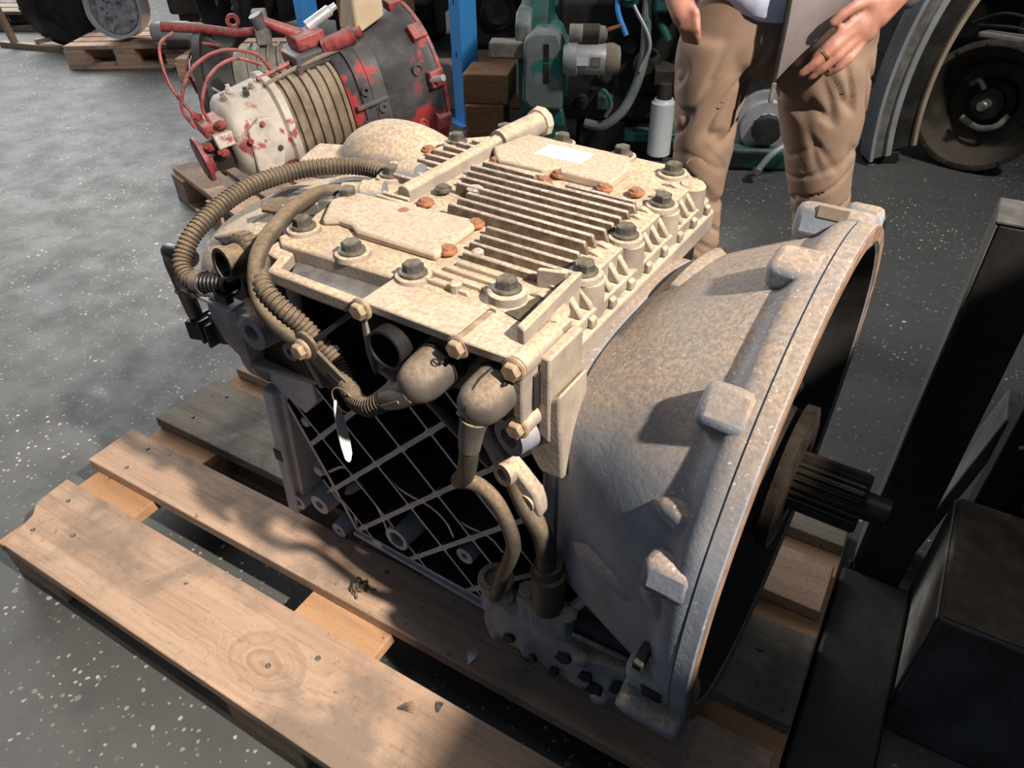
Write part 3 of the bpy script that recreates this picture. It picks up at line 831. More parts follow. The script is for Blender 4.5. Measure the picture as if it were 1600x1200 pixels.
# round threaded cable socket pointing at the viewer on the left
skt = G('cable_socket', MB().lathe([(0, .028), (.02, .028), (.022, .024), (.045, .024), (.047, .030), (.050, .0325), (.068, .0325), (.071, .029), (.072, .023), (.090, .022), (.093, .0235), (.098, .0235), (.098, .018), (.06, .017), (.06, .0005)], (-.700, -.152, .727), (-.12, -.98, .10), 28), 'dustrubber')
ax = Vector((-.12, -.98, .10)).normalized()
u_, w_ = frame(ax)
for k in range(16):
    a = 2*PI*k/16
    c = Vector((-.700, -.152, .727))+ax*.059+(u_*math.cos(a)+w_*math.sin(a))*.0325
    Mx = Matrix((u_*math.cos(a)+w_*math.sin(a), -u_*math.sin(a)+w_*math.cos(a), ax)).transposed()
    build('knurl', MB().obox(c, .002, .0035, .009, Mx), M['dustrubber'], skt, bevel=.001, seg=1)
G('socket_holder', MB().prism([(-.70, -.14), (-.66, -.19), (-.645, -.17), (-.65, -.12), (-.685, -.10)], .715, .762), 'dustrubber', .004)
# flat latch plate
lp = G('latch_plate', MB().prism([(-.800, -.100), (-.775, -.122), (-.742, -.112), (-.715, -.128), (-.688, -.106), (-.712, -.085), (-.735, -.092), (-.760, -.070), (-.785, -.075)], .745, .751), 'dustrubber', .0015)
build('latch_mark', MB().prism([(-.758, -.100), (-.742, -.104), (-.738, -.092), (-.752, -.090)], .7512, .7522), M['plate'], lp)
G('latch_mount', MB().bar((-.775, -.09, .70), (-.765, -.095, .747), .016, .012, 12), 'blackplastic')
# hose fitting at the cover's rear edge
G('hose_fitting', MB().lathe([(0, .020), (.03, .020), (.034, .017), (.06, .015)], (-.612, -.035, .776), (-.85, -.42, .02), 18), 'alu')
G('hose_fitting', MB().lathe([(0, .022), (.03, .022), (.032, .018), (.05, .0165)], (-.605, .035, .777), (-1, -.05, .02), 18), 'alu')
for (x, y) in ((-.675, -.115), (-.663, -.098)):
    G('fitting_nut', MB().obox((x, y, .775), .012, .008, .010, Matrix.Rotation(R(35), 3, 'Z')), 'steel', .003)
# slotted bracket strap and its bolt
bk = MB()
M_b = Matrix.Rotation(R(34), 3, 'Y')
bk.obox((-.507, -.281, .671), .050, .0025, .0135, M_b)
strap = G('slotted_strap', bk, 'dustrubber', .002)
build('slot', MB().obox((-.487, -.2842, .656), .020, .0008, .0035, M_b), M['black'], strap, bevel=.0007, seg=1)
build('strap_washer', MB().lathe([(0, .021), (.004, .021), (.006, .017)], (-.537, -.279, .692), (0, -1, 0), 22), M['dustrubber'], strap)
link('strap_bolt', mid_t, None, strap, (-.537, -.286, .692), front)
G('strap_arm', MB().bar((-.537, -.277, .692), (-.452, -.262, .765), .0035, .0035, 8), 'rubber')
# hose support clamp between the plugs and the actuator
G('hose_support', MB().prism([(-.292, .598), (-.270, .612), (-.250, .595), (-.232, .575), (-.222, .545), (-.236, .528), (-.250, .545), (-.262, .565), (-.285, .575)], -.248, -.226, 'y'), 'cover', .004)
G('support_ring', MB().lathe([(0, .0145), (.018, .0145), (.018, .008), (.012, .008), (.012, .0005)], (-.268, -.238, .592), (-.2, -1, .1), 18), 'cover')
G('support_ring', MB().lathe([(0, .012), (.014, .012), (.014, .006), (.010, .006), (.010, .0005)], (-.243, -.236, .557), (-.1, -1, 0), 16), 'cover')
G('support_tube', MB().bar((-.335, -.20, .60), (-.285, -.232, .592), .013, .013, 14), 'cover')
G('support_rod', MB().bar((-.31, -.235, .65), (-.262, -.245, .585), .004, .004, 8), 'steel')
# --- clutch actuator hanging at the lower near side
av = MB()
Ma = Matrix.Rotation(R(-2), 3, 'Z')
av.obox((-.235, -.225, .235), .085, .020, .040, Matrix.Rotation(R(6), 3, 'Y'))
av.bar((-.31, -.225, .255), (-.31, -.225, .300), .022, .022, 16)
av.bar((-.24, -.225, .285), (-.185, -.222, .30), .024, .024, 16)
av.bar((-.255, -.222, .25), (-.255, -.222, .315), .018, .018, 14)
av.bar((-.225, -.222, .25), (-.222, -.222, .315), .018, .018, 14)
av.obox((-.165, -.230, .232), .035, .014, .034)
av.obox((-.12, -.228, .238), .032, .012, .034, Matrix.Rotation(R(-8), 3, 'Y'))
av.bar((-.20, -.225, .205), (-.09, -.22, .215), .015, .012, 12)
for k in range(14):
    av.ball((random.uniform(-.30, -.09), -.242+random.uniform(-.004, .006), random.uniform(.20, .27)), random.uniform(.008, .015), n=10, m=6)
def lumpy(co):
    return np.array([mnoise.noise(Vector(p)*55)*.0035 for p in co])
act = link('clutch_actuator', remesh(av, .0045, 4, 'clutch_actuator', lumpy), M['alu'], GB, (0, 0, .035))
build('actuator_neck', MB().lathe([(0, .026), (.012, .026), (.014, .0165), (.005, .0155), (.005, .0005)], (-.31, -.225, .298), (0.04, -.05, 1), 20), M['cover'], act)
build('actuator_plug', MB().lathe([(0, .021), (.045, .021), (.047, .0235), (.075, .0235), (.078, .019), (.095, .0185)], (-.22, -.232, .322), (.02, -.05, 1), 22), M['dustrubber'], act)
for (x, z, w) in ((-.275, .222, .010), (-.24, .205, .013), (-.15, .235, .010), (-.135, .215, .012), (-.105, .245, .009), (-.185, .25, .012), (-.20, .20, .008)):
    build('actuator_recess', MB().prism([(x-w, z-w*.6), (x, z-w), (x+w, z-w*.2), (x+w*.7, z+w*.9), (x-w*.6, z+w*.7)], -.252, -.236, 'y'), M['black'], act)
for (x, z) in ((-.29, .283), (-.255, .325), (-.222, .325), (-.19, .318), (-.235, .262)):
    build('actuator_cap', MB().lathe([(0, .012), (.006, .012), (.008, .009)], (x, -.228, z), (.1, -.35, 1), 8), M['cover'], act)
build('actuator_rod', MB().bar((-.20, -.215, .285), (-.06, -.205, .285), .018, .017, 16), M['blackplastic'], act)
build('actuator_rod', MB().bar((-.18, -.235, .292), (-.07, -.225, .288), .004, .004, 8), M['steel'], act)
build('actuator_stud', MB().bar((-.19, -.215, .32), (-.165, -.205, .365), .008, .008, 8).obox((-.165, -.205, .372), .02, .006, .006, Matrix.Rotation(R(30), 3, 'Y')), M['rib'], act)
# curved web between case and bell
G('case_web', MB().tube(catmull([(-.30, -.14, .46), (-.27, -.16, .45), (-.25, -.175, .42), (-.245, -.18, .36)], 6), .012, 10), 'rib')
G('case_web', MB().prism([(-.29, .60), (-.225, .62), (-.222, .36), (-.235, .33), (-.25, .40), (-.26, .55)], -.178, -.13, 'y'), 'shadeblack', .003)
G('bay_black_clip', MB().obox((-.2185, -.205, .672), .004, .010, .038), 'rubber', .002)

# --- bell housing
ZB = .52
NB = 120
def base_r(a, hw=.215, hh=.195, e=3.6):
    c, s = abs(math.cos(a)), abs(math.sin(a))
    return 1.0/((c/hw)**e+(s/hh)**e)**(1/e)
def bellring(x, fn):
    out = []
    for k in range(NB):
        a = 2*PI*k/NB
        r = fn(a)
        out.append(Vector((x, r*math.cos(a), ZB-.005*0+r*math.sin(a))))
    return out
RB = .326
def sm(t):
    return t*t*(3-2*t)
rings = [bellring(-.238, lambda a: base_r(a)-.012), bellring(-.238, base_r), bellring(-.224, base_r), bellring(-.2225, lambda a: base_r(a)-.003), bellring(-.2195, lambda a: base_r(a)-.003), bellring(-.218, lambda a: base_r(a)+.002)]
for k in range(1, 15):
    t = k/14
    x = -.214+(-.066+.214)*t
    q = t**0.82
    rings.append(bellring(x, lambda a, q=q: base_r(a)+.002+(.296-base_r(a)-.002)*q))
for x, r in ((-.060, .2975), (-.054, .302), (-.048, .310), (-.043, .3175), (-.036, .3225), (-.026, .325), (-.0205, .325), (-.020, .3235), (-.0185, .3235), (-.018, RB), (-.002, RB), (0, RB-.002), (0, .304), (-.002, .302)):
    rings.append(bellring(x, lambda a, r=r: r))
inner = [bellring(-.002, lambda a: .302)]
for k in range(0, 9):
    t = k/8
    x = -.03-.165*t
    q = 1-t
    inner.append(bellring(x, lambda a, q=q: base_r(a)-.022+(.290-base_r(a)+.022)*q**0.85))
inner.append(bellring(-.197, lambda a: .06))
bell = build('bell_housing', MB().loft(rings, caps=False), M['bell'], GB, smooth=40)
bell['label'] = 'flared bell housing with lugged rim'
def L(name, mb, m, bevel=0, **kw):
    return build(name, mb, M[m], bell, bevel=bevel, **kw)
L('rim_face', MB().lathe([(0, .3045), (0, RB-.003), (.0015, RB-.004), (.0015, .306)], (0.0002, 0, ZB), (1, 0, 0), 96, True), 'flangeface')
def radial_box(name, a, x0, x1, r0, r1, w, m, bevel=.005):
    a = R(a)
    rad = Vector((0, math.cos(a), math.sin(a)))
    tan = Vector((0, -math.sin(a), math.cos(a)))
    Mx = Matrix((Vector((1, 0, 0)), rad, tan)).transposed()
    c = Vector(((x0+x1)/2, 0, ZB))+rad*(r0+r1)/2
    return L(name, MB().obox(c, (x1-x0)/2, (r1-r0)/2, w/2, Mx), m, bevel)
for a, w in ((98, .062), (131, .060), (163, .05), (195, .062), (228, .06), (260, .05), (292, .05), (325, .05), (358, .05), (30, .05)):
    radial_box('mounting_lug', a, -.074, -.019, .293, .3262, w*.8, 'bell', .010)
radial_box('corner_lug', 68, -.088, -.002, .29, .334, .070, 'bell', .010)
radial_box('corner_lug', 57, -.045, -.002, .30, .345, .060, 'bell', .008)
radial_box('lug_recess', 72, -.064, -.030, .32, .3343, .028, 'brown', .001)
a_ = R(56)
L('lug_hole', MB().lathe([(0, .009), (.0012, .009)], (-.001, .334*math.cos(a_), ZB+.334*math.sin(a_)), (1, 0, 0), 16), 'black')
# tapering bosses on the near side of the cone
for (a, x0, x1, r, h) in ((150, -.19, -.155, .235, .013), (178, -.165, -.10, .252, .013), (152, -.080, -.05, .287, .014), (172, -.07, -.045, .289, .014), (118, -.165, -.135, .232, .012), (100, -.12, -.10, .249, .010), (140, -.214, -.195, .216, .014)):
    aa = R(a)
    p = Vector((0, math.cos(aa)*r, ZB+math.sin(aa)*r))
    L('cone_boss', MB().lathe([(-.012, .002), (0, h*.7), (.008, h), (x1-x0, h*1.25), (x1-x0+.03, h*1.1)], p+Vector((x0, 0, 0)), Vector((1, math.cos(aa)*.25, math.sin(aa)*.25)), 16), 'bell')
L('bell_inside_shade', MB().loft(inner, caps=False), 'black', smooth=40)  # inner skin coloured black to stand for the shade inside the bell
# hooked foot and square window at the lower rim
radial_box('foot_lug', 205, -.075, .0, .28, .352, .070, 'bell', .006)
radial_box('foot_window', 196, -.052, -.028, .315, .3292, .032, 'black', .003)
radial_box('foot_window', 186, -.062, -.050, .300, .3292, .014, 'black', .002)
# inspection lip with shadowed edge on the upper cone
lipm = MB()
rg = []
for k in range(13):
    a = R(100-2.8*k)
    r = .222
    a = R(90-3.4*k)
    xx = -.188+.0014*k
    q = ((xx+.214)/.148)**.82
    r = base_r(a)+.002+(.296-base_r(a)-.002)*q
    hgt = .012*math.sin(PI*(k+.6)/13.2)**.5
    P_ = lambda x, rr: Vector((x, rr*math.cos(a), ZB+rr*math.sin(a)))
    rg.append([P_(xx-.012, r-.02), P_(xx-.006, r+hgt*.8), P_(xx+.004, r+hgt), P_(xx+.024, r+.004)])
L('inspection_lip', lipm.loft(rg), 'bell', .002)
# input shaft and release hub
hub = G('release_hub', MB().lathe([(-.15, .10), (-.12, .085), (-.06, .075), (-.055, .098), (-.035, .100), (-.03, .088), (-.012, .086), (-.010, .096), (.004, .096), (.008, .080), (.008, .050), (0, .045)], (0, 0, ZB), (1, 0, 0), 40), 'shaft')
build('release_fork', MB().tube(catmull([(-.055, .0, ZB+.09), (-.04, .01, ZB+.115), (-.03, .03, ZB+.12), (-.03, .05, ZB+.10), (-.04, .06, ZB+.07)], 6), .008, 10), M['shaft'], hub)
sp = MB()
rgs = []
NS = 24
for x, rr in ((-.02, 1), (.085, 1), (.090, .93)):
    ring = []
    for k in range(NS*4):
        a = 2*PI*k/(NS*4)
        r = (.0385 if k % 4 in (0, 1) else .0345)*rr
        ring.append(Vector((x, r*math.cos(a), ZB+r*math.sin(a))))
    rgs.append(ring)
sp.loft(rgs)
sh = G('input_shaft', sp, 'shaft', smooth=20)
build('pilot_end', MB().lathe([(.088, .018), (.118, .018), (.121, .015)], (0, 0, ZB), (1, 0, 0), 20), M['shaft'], sh)

# wire curl on the far corner of the cover
G('wire_curl', MB().tube([(-.272+.015*math.cos(a), .258, .785+.015*math.sin(a)) for a in [R(-120+15*k) for k in range(20)]], .0009, 6), 'wire')

# --- paper tag on its wire ring
pt = thing('paper_tag', 'white paper tag hanging on a wire ring from the gearbox strap', 'tag', (-0.044, 0.752, 0), R(-2.6))
build('wire_ring', MB().tube([(-.468+.0185*math.cos(a), -.298, .649+.0185*math.sin(a)) for a in [2*PI*k/28 for k in range(29)]], .0010, 6), M['wire'], pt)
build('tag_card', MB().loft([[Vector((x+s*.0007, -.2985+dx, z)) for s, dx in ((-1, -w), (1, -w), (1, w), (-1, w))] for x, z, w in ((-.4830, .643, .002), (-.4825, .632, .005), (-.4815, .605, .0075), (-.4805, .575, .008), (-.480, .553, .0065), (-.4798, .544, .002))]), M['white'], pt)
# ------------------------------------------------------------------ storage rack behind
def upright(loc, label, rz=R(-25), top=2.2):
    o = thing('rack_upright', label, 'rack post', loc, rz, 'blue rack uprights')
    build('post', MB().prism([(-.045, -.045), (.045, -.045), (.045, .045), (.028, .045), (.028, -.028), (-.028, -.028), (-.028, .045), (-.045, .045)], .006, top), M['blue'], o, bevel=.002)
    build('foot_plate', MB().box(-.075, .075, -.075, .075, 0, .006), M['blue'], o, bevel=.001)
    for k in range(6):
        build('slot', MB().box(-.005, .005, -.0456, -.0450, .3+.22*k, .325+.22*k), M['black'], o)
    return o
upright((-2.05, 3.00, 0), 'blue steel rack post nearer the teal engine, standing behind the dusty gearbox')
upright((-3.03, 3.02, 0), 'blue steel rack post behind the red gearbox, left of the other post')
upright((-2.75, 4.3, 0), 'dark blue steel rack post far back between the two front posts', R(-25), 1.51)
sh_ = thing('rack_shelf', 'dark loaded rack shelf above the stored engines', 'shelf', (0, 0, 0))
for k in range(7):
    build('shelf_board', MB().box(-4.2, -.45, 3.13+.21*k, 3.32+.21*k, 1.52, 1.56), M['crate'], sh_, bevel=.003)
build('shelf_beam', MB().box(-4.2, -.45, 3.09, 3.125, 1.44, 1.56), M['blue'], sh_, bevel=.003)
build('shelf_beam', MB().box(-4.2, -.45, 4.61, 4.65, 1.44, 1.56), M['blue'], sh_, bevel=.003)

# ------------------------------------------------------------------ helpers for stored machinery
def rot_from(xdir, roll=0):
    x = Vector(xdir).normalized()
    y = Vector((0, 0, 1)).cross(x).normalized()
    z = x.cross(y)
    m = Matrix((x, y, z)).transposed()
    return (m @ Matrix.Rotation(roll, 3, 'X')).to_euler()
def sring(x, hy, hz, n=32, e=3.0, zc=0, yc=0):
    return ringx(x, hy, zc-hz, zc+hz, n, e, yc)
def small_pallet(label, loc, rz, lx=.8, ly=.6, m='woodgrey', nb=5, h=.13):
    o = thing('wooden_pallet', label, 'pallet', loc, rz)
    w = ly/nb
    for k in range(nb):
        build('deck_board', MB().box(-lx/2, lx/2, -ly/2+w*k+.012, -ly/2+w*(k+1)-.012, h-.022, h), M[m], o, bevel=.003)
    for x in (-lx/2, -.06, lx/2-.12):
        build('stringer_board', MB().box(x, x+.12, -ly/2, ly/2, h-.044, h-.0222), M[m], o, bevel=.002)
        for y in (-ly/2, -.05, ly/2-.1):
            build('spacer_block', MB().box(x+.003, x+.117, y, y+.1, 0.02, h-.0442), M[m], o, bevel=.002)
    for y in (-ly/2, -.05, ly/2-.1):
        build('bottom_board', MB().box(-lx/2, lx/2, y, y+.1, 0, .0198), M[m], o, bevel=.002)
    return o

# ------------------------------------------------------------------ red gearbox on its pallet
small_pallet('short grey pallet under the red painted gearbox', (-2.065, 1.895, 0), R(-19), .8, .72, 'wood')
RX = thing('red_gearbox', 'red painted truck gearbox with hoses, its flange pointing left, on a grey pallet', 'gearbox', (-2.14, 1.53, .288))
RX.rotation_euler = rot_from((.36, .76, .145))
RX.scale = (.92, .92, .92)
def RG(name, mb, m, bevel=0, **kw):
    return build(name, mb, M[m], RX, bevel=bevel, **kw)
fl = RG('output_flange', MB().lathe([(0, .03), (0, .075), (.004, .082), (.018, .082), (.02, .06), (.05, .05)], (0, 0, 0), (1, 0, 0), 28), 'redclean')
for k in range(6):
    a = PI/3*k
    build('flange_hole', MB().lathe([(0, .008), (.002, .008)], (-.001, .062*math.cos(a), .062*math.sin(a)), (1, 0, 0), 10), M['black'], fl)
RG('output_neck', MB().lathe([(.03, .05), (.05, .062), (.10, .066), (.12, .09), (.14, .09)], (0, 0, 0), (1, 0, 0), 24), 'darkiron')
RG('range_case', MB().loft([sring(.11, .10, .10, zc=.02), sring(.13, .135, .13, zc=.03), sring(.15, .15, .145, zc=.03), sring(.30, .155, .15, zc=.035), sring(.31, .17, .165, zc=.035), sring(.335, .17, .165, zc=.035), sring(.34, .15, .15, zc=.035)]), 'redpale', smooth=45)
RG('side_cover', MB().prism([(.15, -.05), (.17, .09), (.22, .12), (.26, .11), (.27, -.02), (.24, -.08), (.18, -.09)], -.166, -.14, 'y'), 'redpale', .006)
for (x, z) in ((.165, .06), (.225, .10), (.255, .0), (.19, -.07)):
    RG('cover_bolt', MB().lathe([(0, .010), (.01, .010)], (x, -.165, z), (0, -1, 0), 6), 'redclean')
RG('main_case', MB().loft([sring(.34, .14, .145, zc=.03), sring(.56, .15, .155, zc=.03)]), 'brown', smooth=45)
for k in range(6):
    x = .355+.037*k
    RG('case_rib', MB().loft([sring(x, .156+.001*k, .160, zc=.03), sring(x+.014, .158+.001*k, .161, zc=.03)]), 'brown', .002)
RG('front_case', MB().loft([sring(.56, .16, .165, zc=.03), sring(.575, .17, .175, zc=.03), sring(.70, .19, .20, zc=.03)]), 'reddark', smooth=45)
for (x, w) in ((.60, .012), (.645, .012)):
    RG('case_rib', MB().loft([sring(x, .185, .19, zc=.03), sring(x+w, .188, .193, zc=.03)]), 'reddark', .002)
RG('case_rib', MB().box(.57, .70, -.196, -.16, .02, .035), 'reddark', .003)
for (x, z) in ((.62, .08), (.67, .0), (.60, -.05)):
    RG('case_boss', MB().lathe([(0, .02), (.03, .018), (.03, .008), (.01, .008), (.01, .0005)], (x, -.165, z), (0, -1, 0), 14), 'reddark')
rb = [sring(.70, .19, .20, 48, 3, .03), sring(.72, .21, .22, 48, 2.6, .02), sring(.84, .255, .262, 48, 2.2, .01), sring(.86, .275, .28, 48, 2.1, .01), sring(.89, .278, .283, 48, 2.1, .01), sring(.89, .255, .26, 48, 2.1, .01), sring(.80, .22, .23, 48, 2.2, .01), sring(.73, .15, .16, 48, 2.4, .01)]
RG('bell_housing', MB().loft(rb), 'reddark', smooth=40)
RG('bell_rim', MB().loft([sring(.888, .282, .287, 48, 2.1, .01), sring(.904, .282, .287, 48, 2.1, .01), sring(.904, .25, .255, 48, 2.1, .01), sring(.888, .25, .255, 48, 2.1, .01)]+[sring(.888, .282, .287, 48, 2.1, .01)], caps=False), 'redclean', .002)
for a in (100, 135, 170, 205, 240, 275, 60):
    aa = R(a)
    rad = Vector((0, math.cos(aa), math.sin(aa)))
    RG('rim_lug', MB().obox(Vector((.872, 0, .01))+rad*.275, .03, .022, .03, Matrix((Vector((1, 0, 0)), rad, Vector((1, 0, 0)).cross(rad))).transposed()), 'redclean', .005)
for (x, z) in ((.79, -.10), (.82, .10)):
    RG('bell_hole', MB().lathe([(0, .022), (.012, .02), (.012, .015), (.004, .015), (.004, .0005)], (x, -.235, z), (0, -1, 0), 16), 'reddark')
RG('rim_stud', MB().bar((.85, -.28, .06), (.87, -.34, .075), .012, .012, 12), 'silver')
RG('bell_foot', MB().box(.74, .90, -.24, -.10, -.285, -.235), 'redclean', .01)
RG('bell_foot', MB().box(.80, .90, -.10, .14, -.295, -.255), 'reddark', .01)
# shift tower and pipes on top
RG('shift_tower', MB().box(.44, .60, -.08, .08, .18, .235), 'reddark', .008)
RG('shift_tower', MB().box(.47, .585, -.05, .06, .235, .285), 'redclean', .008)
RG('shift_lever', MB().bar((.52, .02, .27), (.40, .05, .355), .022, .016, 14), 'redclean')
RG('shift_lever', MB().bar((.40, .05, .33), (.39, .05, .375), .024, .024, 14), 'reddark')
RG('shift_cylinder', MB().lathe([(0, .03), (.12, .03), (.125, .02), (.15, .02)], (.56, -.06, .23), (.5, -.25, .1), 16), 'redclean')
RG('shift_cylinder', MB().lathe([(0, .02), (.10, .02), (.11, .012), (.13, .012)], (.55, .02, .29), (.8, -.1, .25), 14), 'silver')
for k in range(10):
    RG('top_fitting', MB().lathe([(0, .012), (.018, .012), (.02, .008), (.03, .008)], (.16+.035*k, -.04+.05*math.sin(k*2.1), .17+.01*math.sin(k)), (.1*math.sin(k), .2*math.cos(k), 1), 6), ('brown', 'redpale', 'reddark')[k % 3])
RG('top_rail', MB().tube([(.30, -.09, .19), (.42, -.07, .20), (.60, -.09, .215)], .008, 8), 'brown')
RG('top_rail', MB().tube([(.30, -.02, .195), (.46, .0, .205), (.62, -.03, .23)], .009, 8), 'redclean')
for P in ([(.03, -.03, .12), (.02, -.02, .20), (.10, .0, .29), (.22, .01, .315), (.33, .01, .27), (.36, -.02, .21)], [(.08, -.06, .12), (.08, -.05, .19), (.15, -.03, .265), (.25, -.02, .285), (.33, -.03, .24)], [(.06, .05, .12), (.03, .10, .24), (.06, .16, .35), (.13, .20, .37)]):
    RG('air_hose', MB().tube(resample(catmull(P, 8), .01), .006, 8), 'redclean')
RG('valve_block', MB().box(.04, .14, -.09, .03, .09, .135), 'redclean', .006)
RG('valve_block', MB().box(.06, .13, -.12, -.07, .05, .10), 'redpale', .006)
for (x, y, z) in ((.05, -.06, .05), (.08, -.10, .03), (.11, -.10, .12), (.06, .0, .14)):
    RG('fitting', MB().lathe([(0, .016), (.02, .016), (.022, .010), (.035, .010)], (x, y, z), (-.5, -.5, .4), 8), 'redclean')
RG('card_cover', MB().loft([[Vector(p) for p in q] for q in ([(.68, -.10, .235), (.80, -.12, .275), (.80, .06, .29), (.68, .06, .24)], [(.72, -.06, .36), (.84, -.05, .38), (.84, .05, .38), (.72, .05, .36)])]), 'cardboard', .01)

M['orange'] = surf('orange_cord', (0.75, 0.17, 0.05), (0.85, 0.22, 0.07), 30, 0.6)
RG('lifting_cord', MB().tube([(.88, -.02, .27), (.884, -.025, .40), (.886, -.03, .62)], .006, 8), 'orange')
# ------------------------------------------------------------------ grey gearbox behind the red one
GX = thing('grey_gearbox', 'dark grey gearbox behind the red one, its black bell facing left with a red lever', 'gearbox', (-2.78, 2.12, .27))
GX.rotation_euler = rot_from((.74, .67, .0))
def GG(name, mb, m, bevel=0, **kw):
    return build(name, mb, M[m], GX, bevel=bevel, **kw)
GG('bell_housing', MB().lathe([(.12, .10), (.05, .17), (.0, .215), (0, .235), (.03, .235), (.035, .215), (.14, .15), (.20, .14)], (0, 0, 0), (1, 0, 0), 36), 'black')
GG('rim_plate', MB().box(-.004, .0, -.09, -.03, -.06, .0), 'greyplastic', .001)
GG('main_case', MB().loft([sring(.14, .15, .15), sring(.18, .16, .165), sring(.40, .15, .155), sring(.42, .17, .17), sring(.45, .17, .17), sring(.46, .13, .13), sring(.60, .10, .10)]), 'greycast', smooth=45)
for k in range(5):
    GG('case_rib', MB().loft([sring(.20+.04*k, .168, .172), sring(.21+.04*k, .168, .172)]), 'greycast', .002)
GG('case_foot', MB().box(.05, .50, -.12, .12, -.27, -.14), 'darkiron', .01)
GG('top_lever', MB().tube([(-.12, .02, .26), (.02, .02, .245), (.16, .02, .22), (.30, .02, .22)], lambda t: .021-.006*t, 12), 'redclean')
GG('lever_eye', MB().lathe([(0, .014), (0, .028), (.02, .028), (.02, .014)], (.16, .04, .262), (0, -1, 0), 18, True), 'redclean')
GG('lever_block', MB().box(.24, .30, -.02, .06, .17, .30), 'greycast', .008)
GG('cable', MB().tube(resample(catmull([(-.02, -.12, .03), (-.04, -.10, .13), (.02, -.06, .20), (.10, -.06, .19)], 8), .01), .006, 8), 'redclean')
GG('cable', MB().tube(resample(catmull([(.02, -.06, .20), (-.02, -.14, .13), (.06, -.19, .06), (.14, -.21, .02)], 8), .01), .006, 8), 'greyplastic')

# ------------------------------------------------------------------ far left: pallet with stored gearboxes
small_pallet('pallet of pale boards at the far left carrying the silver oil pan', (-4.55, 3.10, 0), R(30), .72, .62, 'wood', 5)
M['panface'] = surf('stained_silver', (0.22, 0.225, 0.235), (0.46, 0.46, 0.47), 22, 0.4, 0.2, chip=(0.12, 0.10, 0.09), chipscale=30, chipth=(0.55, 0.62))
pn = thing('oil_pan', 'silver round ended oil pan standing upright on the far left pallet', 'oil pan', (-4.46, 2.90, .15))
pn.rotation_euler = (R(-6), 0, R(33))
def stad(s, y, wx=.165, z0=0, z1=.54):
    out = []
    zc0, zc1 = z0+wx, z1-wx
    for k in range(36):
        a = 2*PI*k/36
        r = (wx)*s
        out.append(Vector((r*math.cos(a), y, (zc1 if math.sin(a) >= 0 else zc0)+r*math.sin(a))))
    return out
build('pan_shell', MB().loft([stad(.92, .14), stad(1, .10), stad(1, -.01), stad(1.0, -.03), stad(.90, -.03), stad(.86, .0), stad(.80, .03), stad(.2, .035)]), M['silver'], pn, smooth=45)
build('pan_recess', MB().loft([stad(.84, .0), stad(.84, -.004), stad(.5, -.012), stad(.2, -.012)]), M['panface'], pn, smooth=45)
build('drain_plug', MB().lathe([(0, .03), (.015, .03), (.018, .018), (.03, .018)], (0, -.01, .30), (0, -1, 0), 6), M['darkiron'], pn)
dd = thing('dark_bell_housing', 'round dark bell housing leaning at the far left beside the oil pan', 'gearbox', (-5.2, 3.0, .245))
dd.rotation_euler = rot_from((.45, -.85, -.15))
build('shell', MB().lathe([(-.25, .08), (-.20, .16), (-.02, .225), (0, .24), (.03, .24), (.03, .215), (-.05, .17), (-.06, .05)], (0, 0, 0), (1, 0, 0), 36), M['darkiron'], dd)
build('rear_case', MB().loft([sring(-.25, .14, .14), sring(-.5, .12, .12)]), M['darkiron'], dd)
for k in range(8):
    build('rim_bolt', MB().lathe([(0, .012), (.012, .012)], (.03, .228*math.cos(k*PI/4), .228*math.sin(k*PI/4)), (1, 0, 0), 6), M['bolt'], dd)
lf = thing('lumber_frame', 'open frame of thin brown lumber around the dark bell housing', 'wood frame', (-5.32, 2.86, 0), R(12))
build('lumber', MB().box(-.33, .42, -.02, .02, .0, .035), M['wood'], lf, bevel=.002)
build('lumber', MB().obox((-.27, .0, .36), .018, .018, .36, Matrix.Rotation(R(-10), 3, 'Y')), M['wood'], lf, bevel=.002)
build('lumber', MB().box(-.33, .40, .33, .37, .0, .03), M['wood'], lf, bevel=.002)
build('lumber', MB().obox((.06, .17, .05), .02, .19, .012, Matrix.Rotation(R(-30), 3, 'Z')), M['wood'], lf, bevel=.002)
sm_ = thing('starter_motor', 'small grey starter motor lying on the far pallet beside the oil pan', 'starter motor', (-4.06, 2.99, .16))
sm_.rotation_euler = rot_from((.85, .52, 0))
build('motor_body', MB().lathe([(-.14, .045), (-.13, .055), (.07, .055), (.08, .05), (.12, .045), (.13, .03)], (0, 0, .05), (1, 0, 0), 22), M['greyplastic'], sm_)
build('solenoid', MB().lathe([(-.06, .03), (.06, .03), (.065, .02)], (0, -.03, -.01), (1, 0, 0), 16), M['darkiron'], sm_)
build('nose', MB().box(.07, .15, -.03, .03, .0, .08), M['greycast'], sm_, bevel=.01)
small_pallet('small brown pallet at the far left carrying the big black bell', (-3.72, 3.17, 0), R(28), .66, .5, 'wood', 4, .12)
bb = thing('black_bell_housing', 'big black open bell housing standing on the small brown pallet', 'gearbox', (-3.72, 3.04, .385))
bb.rotation_euler = rot_from((-.28, -.96, .0))
build('shell', MB().lathe([(-.30, .10), (-.24, .15), (-.03, .235), (-.01, .25), (.02, .25), (.02, .232), (-.05, .20), (-.22, .12), (-.22, .03)], (0, 0, 0), (1, 0, 0), 44), M['black'], bb)
build('rear_case', MB().loft([sring(-.28, .16, .16), sring(-.65, .13, .14)]), M['black'], bb)
build('shaft', MB().lathe([(-.22, .03), (-.02, .025), (0, .02)], (0, 0, 0), (1, 0, 0), 16), M['darkiron'], bb)
for k in range(12):
    build('rim_bolt', MB().lathe([(0, .01), (.01, .01)], (.02, .242*math.cos(k*PI/6), .242*math.sin(k*PI/6)), (1, 0, 0), 6), M['bolt'], bb)
